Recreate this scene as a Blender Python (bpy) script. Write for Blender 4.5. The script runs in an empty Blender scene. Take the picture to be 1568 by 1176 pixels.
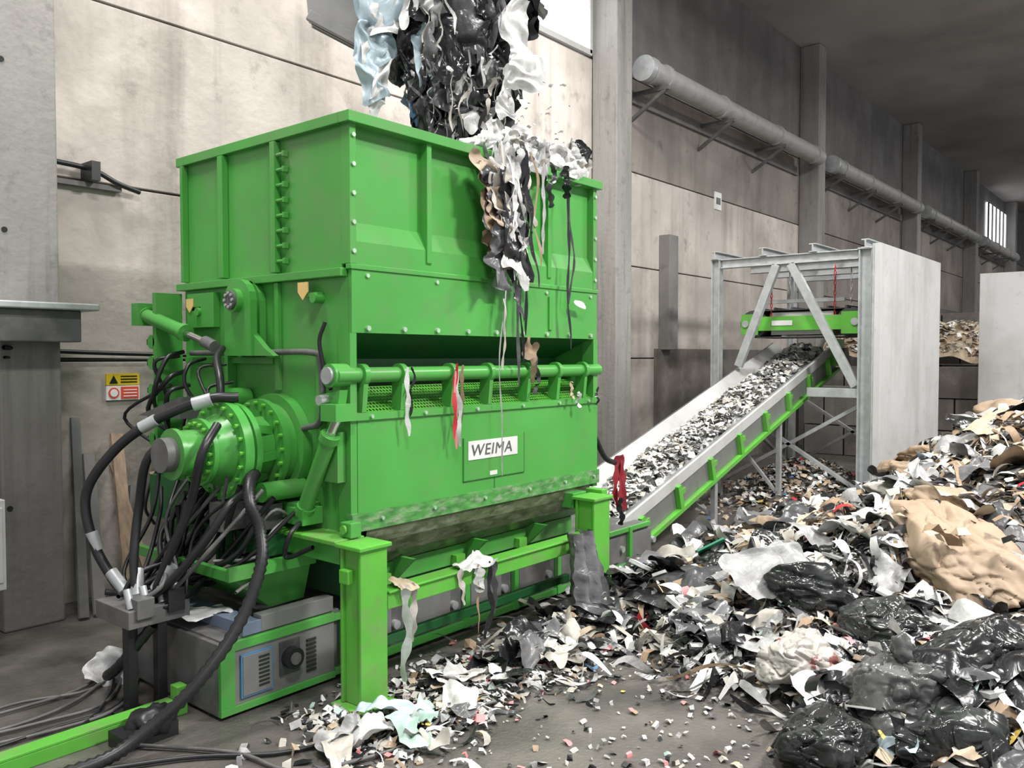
import bpy, math, random
from mathutils import Vector, Matrix, noise
random.seed(11)
R = random.random
def U(a, b): return a + (b - a) * R()
V = Vector
scene = bpy.context.scene
try:
    scene.view_settings.view_transform = 'Standard'
except Exception:
    pass

# ------------------------------------------------------------------ materials
def mat(name, col, rough=.5, metal=0., var=.15, scale=4., bump=0., bscale=30., dirt=None,
        damt=.5, dscale=2.5, stretch=(1, 1, 1), emit=0., spec=.5, dstretch=None, zdark=None, film=False, dlo=.48, dhi=.72):
    m = bpy.data.materials.new(name)
    m.use_nodes = True
    nt = m.node_tree
    N, L = nt.nodes, nt.links
    b = N['Principled BSDF']
    b.inputs['Roughness'].default_value = rough
    b.inputs['Metallic'].default_value = metal
    b.inputs['Specular IOR Level'].default_value = spec
    tc = N.new('ShaderNodeTexCoord')
    mp = N.new('ShaderNodeMapping')
    mp.inputs['Scale'].default_value = stretch
    L.new(tc.outputs['Object'], mp.inputs['Vector'])
    n1 = N.new('ShaderNodeTexNoise')
    n1.inputs['Scale'].default_value = scale
    n1.inputs['Detail'].default_value = 6
    L.new(mp.outputs['Vector'], n1.inputs['Vector'])
    cr = N.new('ShaderNodeValToRGB')
    cr.color_ramp.elements[0].position = .3
    cr.color_ramp.elements[1].position = .7
    cr.color_ramp.elements[0].color = (*[max(0, c * (1 - var)) for c in col], 1)
    cr.color_ramp.elements[1].color = (*[min(1, c * (1 + var)) for c in col], 1)
    L.new(n1.outputs['Fac'], cr.inputs['Fac'])
    out = cr.outputs['Color']
    def dirtlayer(out, colr, amt, sc, strt, lo, hi):
        mp2 = N.new('ShaderNodeMapping'); mp2.inputs['Scale'].default_value = strt
        L.new(tc.outputs['Object'], mp2.inputs['Vector'])
        n2 = N.new('ShaderNodeTexNoise')
        n2.inputs['Scale'].default_value = sc
        n2.inputs['Detail'].default_value = 9
        n2.inputs['Roughness'].default_value = .65
        L.new(mp2.outputs['Vector'], n2.inputs['Vector'])
        r2 = N.new('ShaderNodeValToRGB')
        r2.color_ramp.elements[0].position = lo
        r2.color_ramp.elements[1].position = hi
        r2.color_ramp.elements[0].color = (0, 0, 0, 1)
        r2.color_ramp.elements[1].color = (amt, amt, amt, 1)
        L.new(n2.outputs['Fac'], r2.inputs['Fac'])
        mx = N.new('ShaderNodeMixRGB')
        mx.inputs['Color2'].default_value = (*colr, 1)
        L.new(r2.outputs['Color'], mx.inputs['Fac'])
        L.new(out, mx.inputs['Color1'])
        return mx.outputs['Color']
    if dirt:
        out = dirtlayer(out, dirt, damt, dscale, stretch, dlo, dhi)
        if dstretch:
            out = dirtlayer(out, dirt, damt * .9, dscale * 1.5, dstretch, .50, .70)
            out = dirtlayer(out, [c * .8 for c in dirt], damt * .8, dscale * 6, (1, 1, 1), .58, .74)
    if zdark:  # colour darkens towards the floor, broken up by noise
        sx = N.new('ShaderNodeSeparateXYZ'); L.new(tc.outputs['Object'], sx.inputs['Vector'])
        mr = N.new('ShaderNodeMapRange'); mr.inputs['From Min'].default_value = zdark[0]; mr.inputs['From Max'].default_value = 0
        mr.inputs['To Min'].default_value = 0; mr.inputs['To Max'].default_value = zdark[2]
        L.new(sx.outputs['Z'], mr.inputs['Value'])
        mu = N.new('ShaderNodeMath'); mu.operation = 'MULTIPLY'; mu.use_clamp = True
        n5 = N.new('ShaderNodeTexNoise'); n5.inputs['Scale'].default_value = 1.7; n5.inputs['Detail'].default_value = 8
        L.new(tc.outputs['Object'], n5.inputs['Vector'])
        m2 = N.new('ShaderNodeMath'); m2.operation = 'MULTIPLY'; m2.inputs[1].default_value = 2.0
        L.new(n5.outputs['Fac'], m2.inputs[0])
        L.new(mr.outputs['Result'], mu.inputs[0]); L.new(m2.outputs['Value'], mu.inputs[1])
        mx = N.new('ShaderNodeMixRGB'); mx.inputs['Color2'].default_value = (*zdark[1], 1)
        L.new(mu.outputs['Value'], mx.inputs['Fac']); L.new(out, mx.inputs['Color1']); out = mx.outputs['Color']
    L.new(out, b.inputs['Base Color'])
    if bump:
        n3 = N.new('ShaderNodeTexNoise')
        n3.inputs['Scale'].default_value = bscale
        n3.inputs['Detail'].default_value = 2.5 if film else 5
        if film: n3.inputs['Distortion'].default_value = 1.6
        L.new(tc.outputs['Object'], n3.inputs['Vector'])
        bp = N.new('ShaderNodeBump')
        bp.inputs['Strength'].default_value = bump
        bp.inputs['Distance'].default_value = .02
        L.new(n3.outputs['Fac'], bp.inputs['Height'])
        L.new(bp.outputs['Normal'], b.inputs['Normal'])
    if emit:
        b.inputs['Emission Color'].default_value = (*col, 1)
        b.inputs['Emission Strength'].default_value = emit
    return m

GREEN = mat('green_paint', (.075, .355, .062), .32, var=.14, scale=1.3, dirt=(.15, .27, .11), damt=.6, dscale=3, bump=.05, bscale=3)
GREENL = mat('green_frame_paint', (.11, .44, .05), .4, var=.1, dirt=(.19, .28, .11), damt=.8, dscale=6)
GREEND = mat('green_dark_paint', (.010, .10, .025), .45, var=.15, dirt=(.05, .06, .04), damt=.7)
DIRTY = mat('dirty_apron', (.08, .10, .05), .3, var=.5, scale=7, dirt=(.25, .24, .20), damt=.9, dscale=8, stretch=(1, 1, 3))
SMUDGE = mat('smudged_green', (.07, .27, .06), .4, var=.4, scale=9, dirt=(.36, .38, .30), damt=.95, dscale=8, stretch=(1, 1, 3))
STEEL = mat('galvanised_steel', (.48, .50, .51), .42, .35, var=.12, scale=12, dirt=(.28, .27, .25), damt=.5)
GREY = mat('grey_paint', (.47, .47, .46), .45, var=.12, dirt=(.25, .23, .21), damt=.6, dscale=4)
GREYM = mat('mid_grey_metal', (.22, .22, .215), .4, .2, var=.15, dirt=(.13, .12, .11), damt=.7, dscale=4)
GREYD = mat('dark_grey_panel', (.11, .11, .11), .5, var=.25, dirt=(.24, .22, .2), damt=.6, dscale=5)
BLUEG = mat('blue_grey_steel', (.16, .20, .28), .45, var=.2)
BLUE = mat('blue_trim', (.08, .22, .42), .5)
RUBBER = mat('black_rubber', (.016, .016, .018), .38, var=.3)
CHROME = mat('chrome_rod', (.7, .7, .7), .18, 1.)
DARK = mat('dark_void', (.015, .018, .015), .8)
BELT = mat('conveyor_belt', (.06, .06, .06), .7)
BOLT = mat('bolt_heads', (.45, .62, .45), .4, .3)
YEL = mat('yellow_label', (.74, .52, .2), .5)
WHITEP = mat('white_panel', (.54, .54, .535), .5, var=.05, scale=1.2, dirt=(.36, .34, .32), damt=.6, dscale=1.0, dstretch=(2, 2, .2))
CONC = mat('wall_concrete', (.63, .575, .525), .85, var=.24, scale=.8, bump=.35, bscale=14, dirt=(.22, .19, .165), damt=.68, dscale=.6, dstretch=(1.8, 1.8, .14), zdark=(4.6, (.19, .17, .155), .85))
CONC2 = mat('wall_concrete_far', (.30, .265, .24), .85, var=.22, scale=.9, bump=.3, bscale=14, dirt=(.12, .105, .095), damt=.75, dscale=.6, dstretch=(1.2, 1.2, .16), zdark=(3.6, (.12, .105, .095), .8))
CONCCOL = mat('column_concrete', (.31, .30, .285), .85, var=.18, scale=2, bump=.3, bscale=18, dirt=(.13, .12, .11), damt=.75, dscale=1.0, stretch=(1, 1, .4), dstretch=(5, 5, .25), zdark=(2.5, (.14, .13, .12), .75))
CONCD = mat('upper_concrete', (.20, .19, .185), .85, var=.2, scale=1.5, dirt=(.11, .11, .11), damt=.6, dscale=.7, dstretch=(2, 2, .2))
STAIN = mat('stained_concrete', (.13, .115, .105), .8, var=.25, scale=2.2, bump=.2, dirt=(.27, .24, .21), damt=.6, dscale=3)
CEILM = mat('ceiling_concrete', (.42, .40, .385), .9, var=.2, scale=.3, dirt=(.22, .20, .185), damt=.85, dscale=.22)
FLOORM = mat('floor_concrete', (.135, .123, .112), .38, var=.35, scale=1.8, bump=.35, bscale=35, dirt=(.045, .042, .04), damt=.9, dscale=1.1, dlo=.44, dhi=.66)
WOOD = mat('old_wood', (.33, .24, .17), .8, var=.3, stretch=(6, 6, 1))
WIN = mat('window_glass', (.95, .97, 1), .3, emit=1.6, var=0)
LAMP = mat('added_lamp_glow', (1, .98, .95), .3, emit=4, var=0)
SIGNY = mat('sign_yellow', (.8, .58, .03), .5)
SIGNR = mat('sign_red', (.7, .08, .05), .5)
SIGNW = mat('sign_white', (.8, .8, .78), .5)

WHITE = mat('scrap_white', (.72, .72, .71), .45, var=.15, scale=9, dirt=(.36, .34, .31), damt=.7, dscale=7, bump=.25, bscale=14, film=True)
OFFW = mat('scrap_offwhite', (.50, .47, .42), .6, var=.2, scale=12, dirt=(.26, .23, .19), damt=.7, dscale=9)
LGREY = mat('scrap_light_grey', (.34, .34, .34), .4, var=.25, scale=12, bump=.3, bscale=12, film=True)
BLACK = mat('scrap_black_film', (.014, .014, .016), .24, var=.4, scale=12, bump=.3, bscale=10, film=True)
DGREY = mat('scrap_dark_grey', (.07, .07, .075), .3, var=.35, scale=12, bump=.3, bscale=11, film=True)
TAN = mat('scrap_tan', (.34, .24, .155), .7, var=.25, scale=8, dirt=(.15, .10, .07), damt=.7, dscale=5)
BEIGE = mat('scrap_beige', (.50, .40, .29), .7, var=.2, scale=10, dirt=(.28, .2, .14), damt=.7, dscale=6)
BROWNBAG = mat('brown_sack', (.37, .275, .19), .65, var=.3, scale=3, bump=.35, bscale=4, film=True, dirt=(.15, .095, .06), damt=.75, dscale=3)
RED = mat('scrap_red', (.5, .03, .04), .5)
PINK = mat('scrap_pink', (.72, .25, .26), .5)
SGREEN = mat('scrap_green', (.04, .28, .16), .5)
MINT = mat('scrap_mint', (.45, .62, .54), .4)
SBLUE = mat('scrap_blue', (.12, .26, .45), .4)
BLUEW = mat('scrap_blueish_film', (.46, .57, .63), .3, var=.25, scale=5, bump=.3, bscale=8, film=True)
GREYFILM = mat('grey_film', (.15, .15, .155), .28, var=.4, scale=7, bump=.4, bscale=8, film=True)
BAGF = mat('black_bag_film', (.022, .024, .024), .22, var=.6, scale=4, bump=.4, bscale=4, film=True, dirt=(.08, .09, .085), damt=.6, dscale=4)
GBAG = mat('grey_bag_film', (.085, .085, .085), .24, var=.6, scale=4, bump=.4, bscale=4, film=True, dirt=(.24, .25, .24), damt=.7, dscale=3)
YELLOWS = mat('scrap_yellow', (.7, .5, .1), .5)

# ------------------------------------------------------------------ mesh builder
class MB:
    def __init__(s):
        s.v = []; s.f = []; s.m = []; s.s = []; s.mats = []
    def mi(s, m):
        if m not in s.mats: s.mats.append(m)
        return s.mats.index(m)
    def add(s, vs, fs, m, smooth=False):
        o = len(s.v); k = s.mi(m)
        s.v.extend([tuple(p) for p in vs])
        for f in fs:
            s.f.append([o + i for i in f]); s.m.append(k); s.s.append(smooth)
    def box(s, x0, x1, y0, y1, z0, z1, m):
        vs = [(x, y, z) for z in (z0, z1) for y in (y0, y1) for x in (x0, x1)]
        s.add(vs, [(0, 2, 3, 1), (4, 5, 7, 6), (0, 1, 5, 4), (2, 6, 7, 3), (0, 4, 6, 2), (1, 3, 7, 5)], m)
    def beam(s, p0, p1, w, h, m, up=(0, 0, 1)):
        p0, p1 = V(p0), V(p1)
        d = (p1 - p0).normalized()
        a = d.cross(V(up))
        if a.length < 1e-3: a = d.cross(V((1, 0, 0)))
        a.normalize(); b = a.cross(d).normalized()
        a = a * w / 2; b = b * h / 2
        vs = []
        for p in (p0, p1):
            vs += [p - a - b, p + a - b, p + a + b, p - a + b]
        s.add(vs, [(0, 3, 2, 1), (4, 5, 6, 7), (0, 1, 5, 4), (1, 2, 6, 5), (2, 3, 7, 6), (3, 0, 4, 7)], m)
    def prism(s, poly, axis, a0, a1, m):
        def mk(p, a):
            if axis == 'x': return (a, p[0], p[1])
            if axis == 'y': return (p[0], a, p[1])
            return (p[0], p[1], a)
        n = len(poly)
        vs = [mk(p, a0) for p in poly] + [mk(p, a1) for p in poly]
        fs = [tuple(range(n))[::-1], tuple(range(n, 2 * n))]
        for i in range(n):
            j = (i + 1) % n
            fs.append((i, j, n + j, n + i))
        s.add(vs, fs, m)
    def cyl(s, p0, p1, r0, m, r1=None, n=20, caps=True):
        if r1 is None: r1 = r0
        p0, p1 = V(p0), V(p1)
        d = (p1 - p0).normalized()
        a = d.orthogonal().normalized(); b = d.cross(a)
        vs = []
        for p, r in ((p0, r0), (p1, r1)):
            for i in range(n):
                t = 2 * math.pi * i / n
                vs.append(p + (a * math.cos(t) + b * math.sin(t)) * r)
        fs = [(i, (i + 1) % n, n + (i + 1) % n, n + i) for i in range(n)]
        s.add(vs, fs, m, True)
        if caps:
            s.add(vs[:n], [tuple(range(n))[::-1]], m)
            s.add(vs[n:], [tuple(range(n))], m)
    def tube(s, pts, r, m, n=8, sub=6, corr=0.):
        pts = [V(p) for p in pts]
        P = [pts[0] * 2 - pts[1]] + pts + [pts[-1] * 2 - pts[-2]]
        path = []
        for i in range(1, len(P) - 2):
            a, b, c, d = P[i - 1], P[i], P[i + 1], P[i + 2]
            for k in range(sub):
                t = k / sub
                path.append(.5 * ((2 * b) + (c - a) * t + (2 * a - 5 * b + 4 * c - d) * t * t + (3 * b - a - 3 * c + d) * t ** 3))
        path.append(pts[-1])
        up = V((.3, .2, 1)).normalized()
        vs = []
        for i, p in enumerate(path):
            t = (path[min(i + 1, len(path) - 1)] - path[max(i - 1, 0)]).normalized()
            a = t.cross(up)
            if a.length < .05: a = t.orthogonal()
            a.normalize(); b = t.cross(a)
            up = b * -1 if b.dot(up) < 0 else b
            rr = r * (1 + (corr if i % 2 else -corr))
            for k in range(n):
                th = 2 * math.pi * k / n
                vs.append(p + (a * math.cos(th) + b * math.sin(th)) * rr)
        fs = []
        for i in range(len(path) - 1):
            for k in range(n):
                k2 = (k + 1) % n
                fs.append((i * n + k, i * n + k2, (i + 1) * n + k2, (i + 1) * n + k))
        s.add(vs, fs, m, True)
    def sheet(s, c, a, b, nu, nv, amp, m, freq=4., ragged=.18):
        c, a, b = V(c), V(a), V(b)
        sd = V((U(0, 99), U(0, 99), U(0, 99)))
        nn = a.cross(b)
        if nn.length > 1e-9: nn.normalize()
        vs = []
        for j in range(nv + 1):
            for i in range(nu + 1):
                x, y = i / nu - .5, j / nv - .5
                k = 1 + ragged * 2 * noise.noise(V((math.atan2(y, x) * .8, 0, 0)) + sd)
                rr = max(abs(x), abs(y)) * 2
                q2 = math.hypot(x, y) * 2
                f = 1 if q2 < 1e-4 else (1 - .35 * rr * (1 - rr / q2)) * (1 + (k - 1) * rr)
                p = c + a * x * f + b * y * f
                q = noise.noise_vector(p * freq + sd) * amp
                cr = abs(noise.noise(p * freq * 2.1 + sd))
                q += nn * amp * .9 * (cr - .2) + noise.noise_vector(p * freq * 3 + sd) * amp * .12
                vs.append(p + q)
        fs = [(j * (nu + 1) + i, j * (nu + 1) + i + 1, (j + 1) * (nu + 1) + i + 1, (j + 1) * (nu + 1) + i) for j in range(nv) for i in range(nu)]
        s.add(vs, fs, m, True)
    def curl(s, p, rad, arc, w, m, n=10):
        p = V(p); ax = V((U(-1, 1), U(-1, 1), U(-.4, .4))).normalized(); e = ax.orthogonal().normalized()
        e = Matrix.Rotation(U(0, 6.28), 3, ax) @ e; f = ax.cross(e)
        vs = []; tw = U(-.3, .3)
        for i in range(n + 1):
            t = arc * i / n; r = rad * (1 + .25 * math.sin(t * 1.3 + tw * 9))
            c = p + e * math.cos(t) * r + f * math.sin(t) * r + ax * tw * rad * t
            ww = w * (.6 + .4 * math.sin(math.pi * (i + .6) / (n + 1)))
            vs += [c - ax * ww / 2, c + ax * ww / 2]
        s.add(vs, [(2 * i, 2 * i + 1, 2 * i + 3, 2 * i + 2) for i in range(n)], m, True)
    def plate(s, p, l, w, t, m, tilt=.5):
        M = Matrix.Rotation(U(0, 6.28), 3, 'Z') @ Matrix.Rotation(U(-tilt, tilt), 3, 'X') @ Matrix.Rotation(U(-tilt, tilt), 3, 'Y')
        p = V(p); q = [(-l / 2, -w / 2), (l / 2 * U(.7, 1), -w / 2), (l / 2, w / 2 * U(.5, 1)), (U(-.2, .3) * l, w / 2), (-l / 2 * U(.6, 1), w / 2 * U(.5, 1))]
        vs = [M @ V((x, y, 0)) + p for x, y in q] + [M @ V((x, y, t)) + p for x, y in q]; n = 5
        s.add(vs, [tuple(range(n))[::-1], tuple(range(n, 2 * n))] + [(i, (i + 1) % n, n + (i + 1) % n, n + i) for i in range(n)], m)
    def ribbon(s, pts, w, m, roll=None, smooth=True, rr=.15):
        vs = []; n = len(pts)
        ra = U(0, 3.1) if roll is None else roll
        dr = U(-rr, rr)
        for i, p in enumerate(pts):
            t = (pts[min(i + 1, n - 1)] - pts[max(i - 1, 0)])
            if t.length < 1e-5: t = V((1, 0, 0))
            t.normalize()
            a = t.cross(V((0.31, .62, .2)) if abs(t.z) > .8 else V((.01, .02, 1)))
            if a.length < .05: a = t.orthogonal()
            a.normalize(); b = a.cross(t)
            ra += dr
            ww = w * (.75 + .25 * math.sin(i * 1.1 + w * 99)) * (.5 if i in (0, n - 1) else 1)
            e = (a * math.cos(ra) + b * math.sin(ra)) * ww / 2
            vs += [p - e, p + e]
        s.add(vs, [(2 * i, 2 * i + 1, 2 * i + 3, 2 * i + 2) for i in range(n - 1)], m, smooth)
    def blob(s, c, r, m, amp=.25, freq=2.5, nu=28, nv=18, rot=0., tilt=0., flat=None, facets=0, fold=.10):
        """crumpled lump; facets>0 gives a film bag: soft polyhedral planes with pinched folds"""
        c = V(c); sd = V((U(0, 99), U(0, 99), U(0, 99)))
        M = Matrix.Rotation(rot, 3, 'Z') @ Matrix.Rotation(tilt, 3, 'Y')
        pl = []
        for _ in range(facets):
            pl.append((V((random.gauss(0, 1), random.gauss(0, 1), random.gauss(0, 1))).normalized(), U(.70, 1.0)))
        vs = []
        for j in range(nv + 1):
            ph = math.pi * j / nv
            for i in range(nu):
                th = 2 * math.pi * i / nu
                d = V((math.sin(ph) * math.cos(th), math.sin(ph) * math.sin(th), math.cos(ph)))
                k = 1 + amp * noise.noise(d * freq + sd)
                if facets:
                    w = d + noise.noise_vector(d * 1.4 + sd) * .3
                    q = 1.25
                    for nrm, h in pl:
                        dd = (d + (w - d) * .4).dot(nrm)
                        if dd > .3: q = min(q, h / dd)
                    k *= q
                    k -= fold * max(0, 1 - abs(noise.noise(w * 1.7 + sd)) * 8)
                    k += fold * .5 * abs(noise.noise(w * 2.6 + sd))
                    k -= fold * .35 * max(0, 1 - abs(noise.noise(w * 3.7 - sd)) * 8)
                else:
                    k += amp * .7 * abs(noise.noise(d * freq * 2.2 + sd)) + amp * .3 * noise.noise(d * freq * 5 + sd)
                p = V((d.x * r[0], d.y * r[1], d.z * r[2])) * k
                p = M @ p + c
                if flat is not None and p.z < flat: p.z = flat
                vs.append(p)
        fs = [(j * nu + i, j * nu + (i + 1) % nu, (j + 1) * nu + (i + 1) % nu, (j + 1) * nu + i) for j in range(nv) for i in range(nu)]
        s.add(vs, fs, m, True)
    def obj(s, name, parent=None, bevel=0.):
        me = bpy.data.meshes.new(name)
        me.from_pydata(s.v, [], s.f)
        for m in s.mats: me.materials.append(m)
        me.polygons.foreach_set('material_index', s.m)
        me.polygons.foreach_set('use_smooth', s.s)
        me.update()
        o = bpy.data.objects.new(name, me)
        scene.collection.objects.link(o)
        if parent: o.parent = parent
        if bevel:
            bm = o.modifiers.new('bev', 'BEVEL')
            bm.width = bevel; bm.segments = 2; bm.limit_method = 'ANGLE'; bm.angle_limit = math.radians(50)
        return o

def empty(name, loc=(0, 0, 0)):
    e = bpy.data.objects.new(name, None)
    scene.collection.objects.link(e)
    e.empty_display_size = .2
    return e

# ------------------------------------------------------------------ room
WY = 7.05
b = MB(); b.box(-6, 52, -14, WY + .3, -.2, 0, FLOORM); b.obj('floor')
b = MB()
cols = [-5.9, 2.28, 10.37, 18.5, 26.6, 34.7, 42.8]
b.box(-6, 52, WY + .06, WY + .3, 0, 8.8, STAIN)
zs = [0, 1.96, 3.42, 4.90, 6.36]
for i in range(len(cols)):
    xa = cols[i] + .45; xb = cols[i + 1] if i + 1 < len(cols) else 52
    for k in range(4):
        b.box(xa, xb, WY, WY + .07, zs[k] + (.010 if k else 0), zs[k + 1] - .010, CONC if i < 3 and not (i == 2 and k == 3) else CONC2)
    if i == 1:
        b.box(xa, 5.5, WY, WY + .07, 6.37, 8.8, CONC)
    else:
        b.box(xa, xb, WY, WY + .07, 6.37, 8.8, CONCD)  # darker concrete puts the upper wall's shade into its colour
b.obj('wall_back', bevel=.006)
b = MB(); b.box(52, 52.3, -14, WY + .3, 0, 8.8, CONCD); b.obj('wall_right')
b = MB(); b.box(-6, 52, -14, WY + .3, 8.8, 9.0, CEILM)
b.obj('ceiling')
for i, x in enumerate(cols):
    b = MB()
    b.box(x, x + .42, 6.62, WY, 0, 8.79, CONCCOL)
    if i == 1:
        for z in (.9, 2.9, 4.1): b.cyl((x + .05, 6.615, z), (x + .05, 6.62, z), .02, DARK)
    b.obj('trim_%d' % (i + 1), bevel=.015)
b = MB()
b.box(5.6, 10.3, WY - .02, WY + .05, 6.42, 8.3, WIN)
for x in (5.6, 7.1, 8.7, 10.25): b.box(x, x + .06, WY - .05, WY, 6.4, 8.3, GREY)
b.box(5.6, 10.3, WY - .05, WY, 6.37, 6.45, GREY)
b.obj('window_1')
b = MB()
b.box(38.5, 42.6, WY - .1, WY - .03, 6.5, 8.2, WIN)
for i in range(6): b.box(38.5 + i * .8, 38.58 + i * .8, WY - .15, WY - .1, 6.5, 8.2, GREYD)
b.obj('window_2')
b = MB()
b.box(12.2, 18.5, WY - .05, WY, 0, 2.12, STAIN)
b.box(18.92, 26.6, WY - .05, WY, 0, 2.9, STAIN)
b.box(27.02, 50, WY - .05, WY, 0, 3.6, STAIN)
b.obj('trim_8')
b = MB()
b.box(12.35, 12.65, WY - .2, WY, 2.1, 4.0, CONCD)
b.obj('trim_9', bevel=.01)
b = MB()
b.box(1.2, 2.85, 6.3, 6.61, 2.33, 2.38, STEEL)
b.box(1.2, 2.75, 6.38, 6.61, 2.1, 2.33, GREYD)
b.obj('steel_ledge_bracket', bevel=.01)

PIPE = mat('weathered_pipe', (.38, .375, .365), .5, var=.25, scale=3, dirt=(.15, .14, .13), damt=.8, dscale=3)
for (xa, xb) in ((11.1, 18.3), (19.2, 26.4), (27.3, 34.5), (35.4, 42.5)):
    b = MB()
    b.cyl((xa, 6.55, 6.28), (xb, 6.55, 6.28), .17, PIPE, n=28)
    for q in (xa + .02, xa + .45, xa + 2.4, xa + 4.8, xb - .4): b.cyl((q, 6.55, 6.28), (q + .07, 6.55, 6.28), .195, PIPE, n=28)
    b.cyl((xa - .12, 6.55, 6.28), (xa, 6.55, 6.28), .19, STEEL, n=28)
    b.box(xa + .3, xb, WY - .06, WY, 5.95, 6.12, CONCD)
    k = xa + .3
    while k < xb:
        b.beam((k, 6.35, 6.06), (k, WY, 6.06), .06, .06, GREYD)
        b.beam((k, 6.4, 6.04), (k, WY, 5.65), .05, .05, GREYD)
        k += 2.3
    b.obj('ventilation_pipe')
b = MB()
b.tube([(2.75, 6.95, 3.52), (3.1, 6.96, 3.5), (3.3, 6.95, 3.42), (3.5, 6.98, 3.38)], .022, RUBBER)
b.box(3.05, 3.12, 6.85, 7.05, 3.4, 3.55, RUBBER); b.box(2.7, 3.35, 6.98, 7.04, 3.36, 3.40, CONCD)
b.tube([(2.3, 6.58, 2.06), (2.7, 6.9, 2.04), (3.3, 6.98, 2.02), (4.2, 6.98, 2.0), (5.2, 6.98, 1.99)], .018, RUBBER)
b.tube([(2.3, 6.58, 1.99), (2.7, 6.93, 1.98), (3.5, 6.99, 1.97), (5.2, 6.99, 1.95)], .01, RUBBER)
b.obj('wall_conduit')
b = MB()
b.box(3.22, 3.50, WY - .02, WY, 1.755, 1.85, SIGNY)
b.box(3.22, 3.50, WY - .02, WY, 1.63, 1.75, SIGNW)
b.box(3.34, 3.49, WY - .024, WY, 1.64, 1.74, SIGNR)
b.prism([(3.245, 1.77), (3.315, 1.77), (3.28, 1.835)], 'y', WY - .026, WY, RUBBER)
b.cyl((3.28, WY - .026, 1.69), (3.28, WY, 1.69), .045, SIGNR)
b.cyl((3.28, WY - .028, 1.69), (3.28, WY, 1.69), .032, SIGNW)
for k in range(3): b.box(3.34, 3.48, WY - .023, WY, 1.775 + k * .024, 1.785 + k * .024, RUBBER)
for k in range(3): b.box(3.36, 3.475, WY - .027, WY, 1.657 + k * .026, 1.665 + k * .026, SIGNW)
b.obj('warning_sign')
b = MB(); b.box(14.35, 14.62, WY - .02, WY, 4.7, 5.02, SIGNW); b.box(14.4, 14.57, WY - .025, WY, 4.8, 4.92, GREYD); b.obj('wall_notice')
b = MB()
for x0, x1, z, w, m in ((2.78, 2.95, 1.5, .07, GREYD), (2.9, 3.05, 1.2, .09, CONCD), (3.15, 3.28, 1.35, .10, WOOD), (3.35, 3.25, 1.1, .06, WOOD), (3.5, 3.75, 1.3, .05, GREYD), (3.7, 3.6, 1.0, .09, WOOD), (3.05, 3.4, .9, .03, GREYD)):
    b.beam((x0, 6.5, .02), (x1, 7.0, z), w, .03, m, up=(0, 1, .3))
b.obj('leaning_boards')
b = MB(); b.box(1.72, 2.12, 6.1, 6.5, .45, 1.05, WHITEP); b.box(1.74, 2.10, 6.09, 6.1, .5, 1.0, GREY); b.box(1.8, 1.86, 6.2, 6.4, 0, .45, GREY); b.box(2.0, 2.06, 6.2, 6.4, 0, .45, GREY); b.obj('wall_cabinet', bevel=.01)

def lamp(x, y, e, size=1.6):  # unseen fixture and area light, added to brighten the hall
    b = MB()
    b.box(x - size / 2, x + size / 2, y - .2, y + .2, 8.12, 8.2, GREY)
    b.box(x - size / 2 + .03, x + size / 2 - .03, y - .17, y + .17, 8.1, 8.12, LAMP)
    for q in (-.5, .5): b.cyl((x + q, y, 8.2), (x + q, y, 8.79), .01, GREYD, n=6)
    o = b.obj('added_lamp')
    ld = bpy.data.lights.new('added_lamp_light', 'AREA'); ld.energy = e; ld.shape = 'RECTANGLE'; ld.size = 1.6; ld.size_y = .8
    ld.color = (1, .98, .95)
    lo = bpy.data.objects.new('added_lamp_light', ld); scene.collection.objects.link(lo)
    lo.location = (x, y, 8.05); lo.parent = o
for x, y, e in ((.6, -.5, 440), (1.6, 5.4, 340), (6.5, -2.5, 1150), (7.5, 4.3, 400), (12.5, -1.8, 620), (20, .0, 380), (29, 1, 260), (40, 2, 200)):
    lamp(x, y, e)

# ------------------------------------------------------------------ shredder
X0, X1, YF, YB = 3.22, 5.80, 3.90, 5.76
S = empty('industrial_shredder')
b = MB()
ribs = [X0 + .02, 3.865, 4.51, 5.155, X1 - .02]
ZT = 3.38
prof = [(YF + .055, ZT), (YF + .055, 2.80), (YF, 2.68), (YF, 2.54), (YF + .03, 2.54), (YF + .03, 2.67), (YF + .085, 2.80), (YF + .085, ZT)]
b.prism(prof, 'x', X0 + .01, X1 - .01, GREEN)
for i, x in enumerate(ribs):
    if 0 < i < 4:
        b.prism([(YF - .012, ZT), (YF - .012, 2.60), (YF + .02, 2.56), (YF + .06, 2.56), (YF + .06, ZT)], 'x', x - .022, x + .022, GREEN)
b.box(X0 - .004, X0 + .045, YF - .004, YF + .078, 2.545, ZT, GREEN)
b.box(X1 - .045, X1 + .004, YF - .004, YF + .078, 2.545, ZT, GREEN)
b.box(X0, X0 + .02, YF + .075, YB - .02, 2.52, ZT, GREEN)
b.box(X1 - .02, X1, YF + .075, YB - .02, 2.52, ZT, GREEN)
b.box(X0 + .001, X1 - .001, YB - .021, YB, 2.52, ZT, GREEN)
b.box(X0 - .04, X1 + .04, YF - .04, YF + .06, 3.365, 3.43, GREEN)
b.box(X0 - .04, X1 + .04, YB - .06, YB + .04, 3.365, 3.43, GREEN)
b.box(X0 - .04, X0 + .06, YF + .0601, YB - .0601, 3.3652, 3.4298, GREEN)
b.box(X1 - .06, X1 + .04, YF + .0601, YB - .0601, 3.3652, 3.4298, GREEN)
b.box(X0 - .05, X0 - .001, 5.18, 5.24, 2.53, 3.36, GREEN)
b.box(X0 - .05, X0 - .001, 4.58, 4.63, 2.53, 3.36, GREEN)
b.box(X0 - .05, X0 - .001, 5.70, YB - .03, 2.53, 3.36, GREEN)
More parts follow.
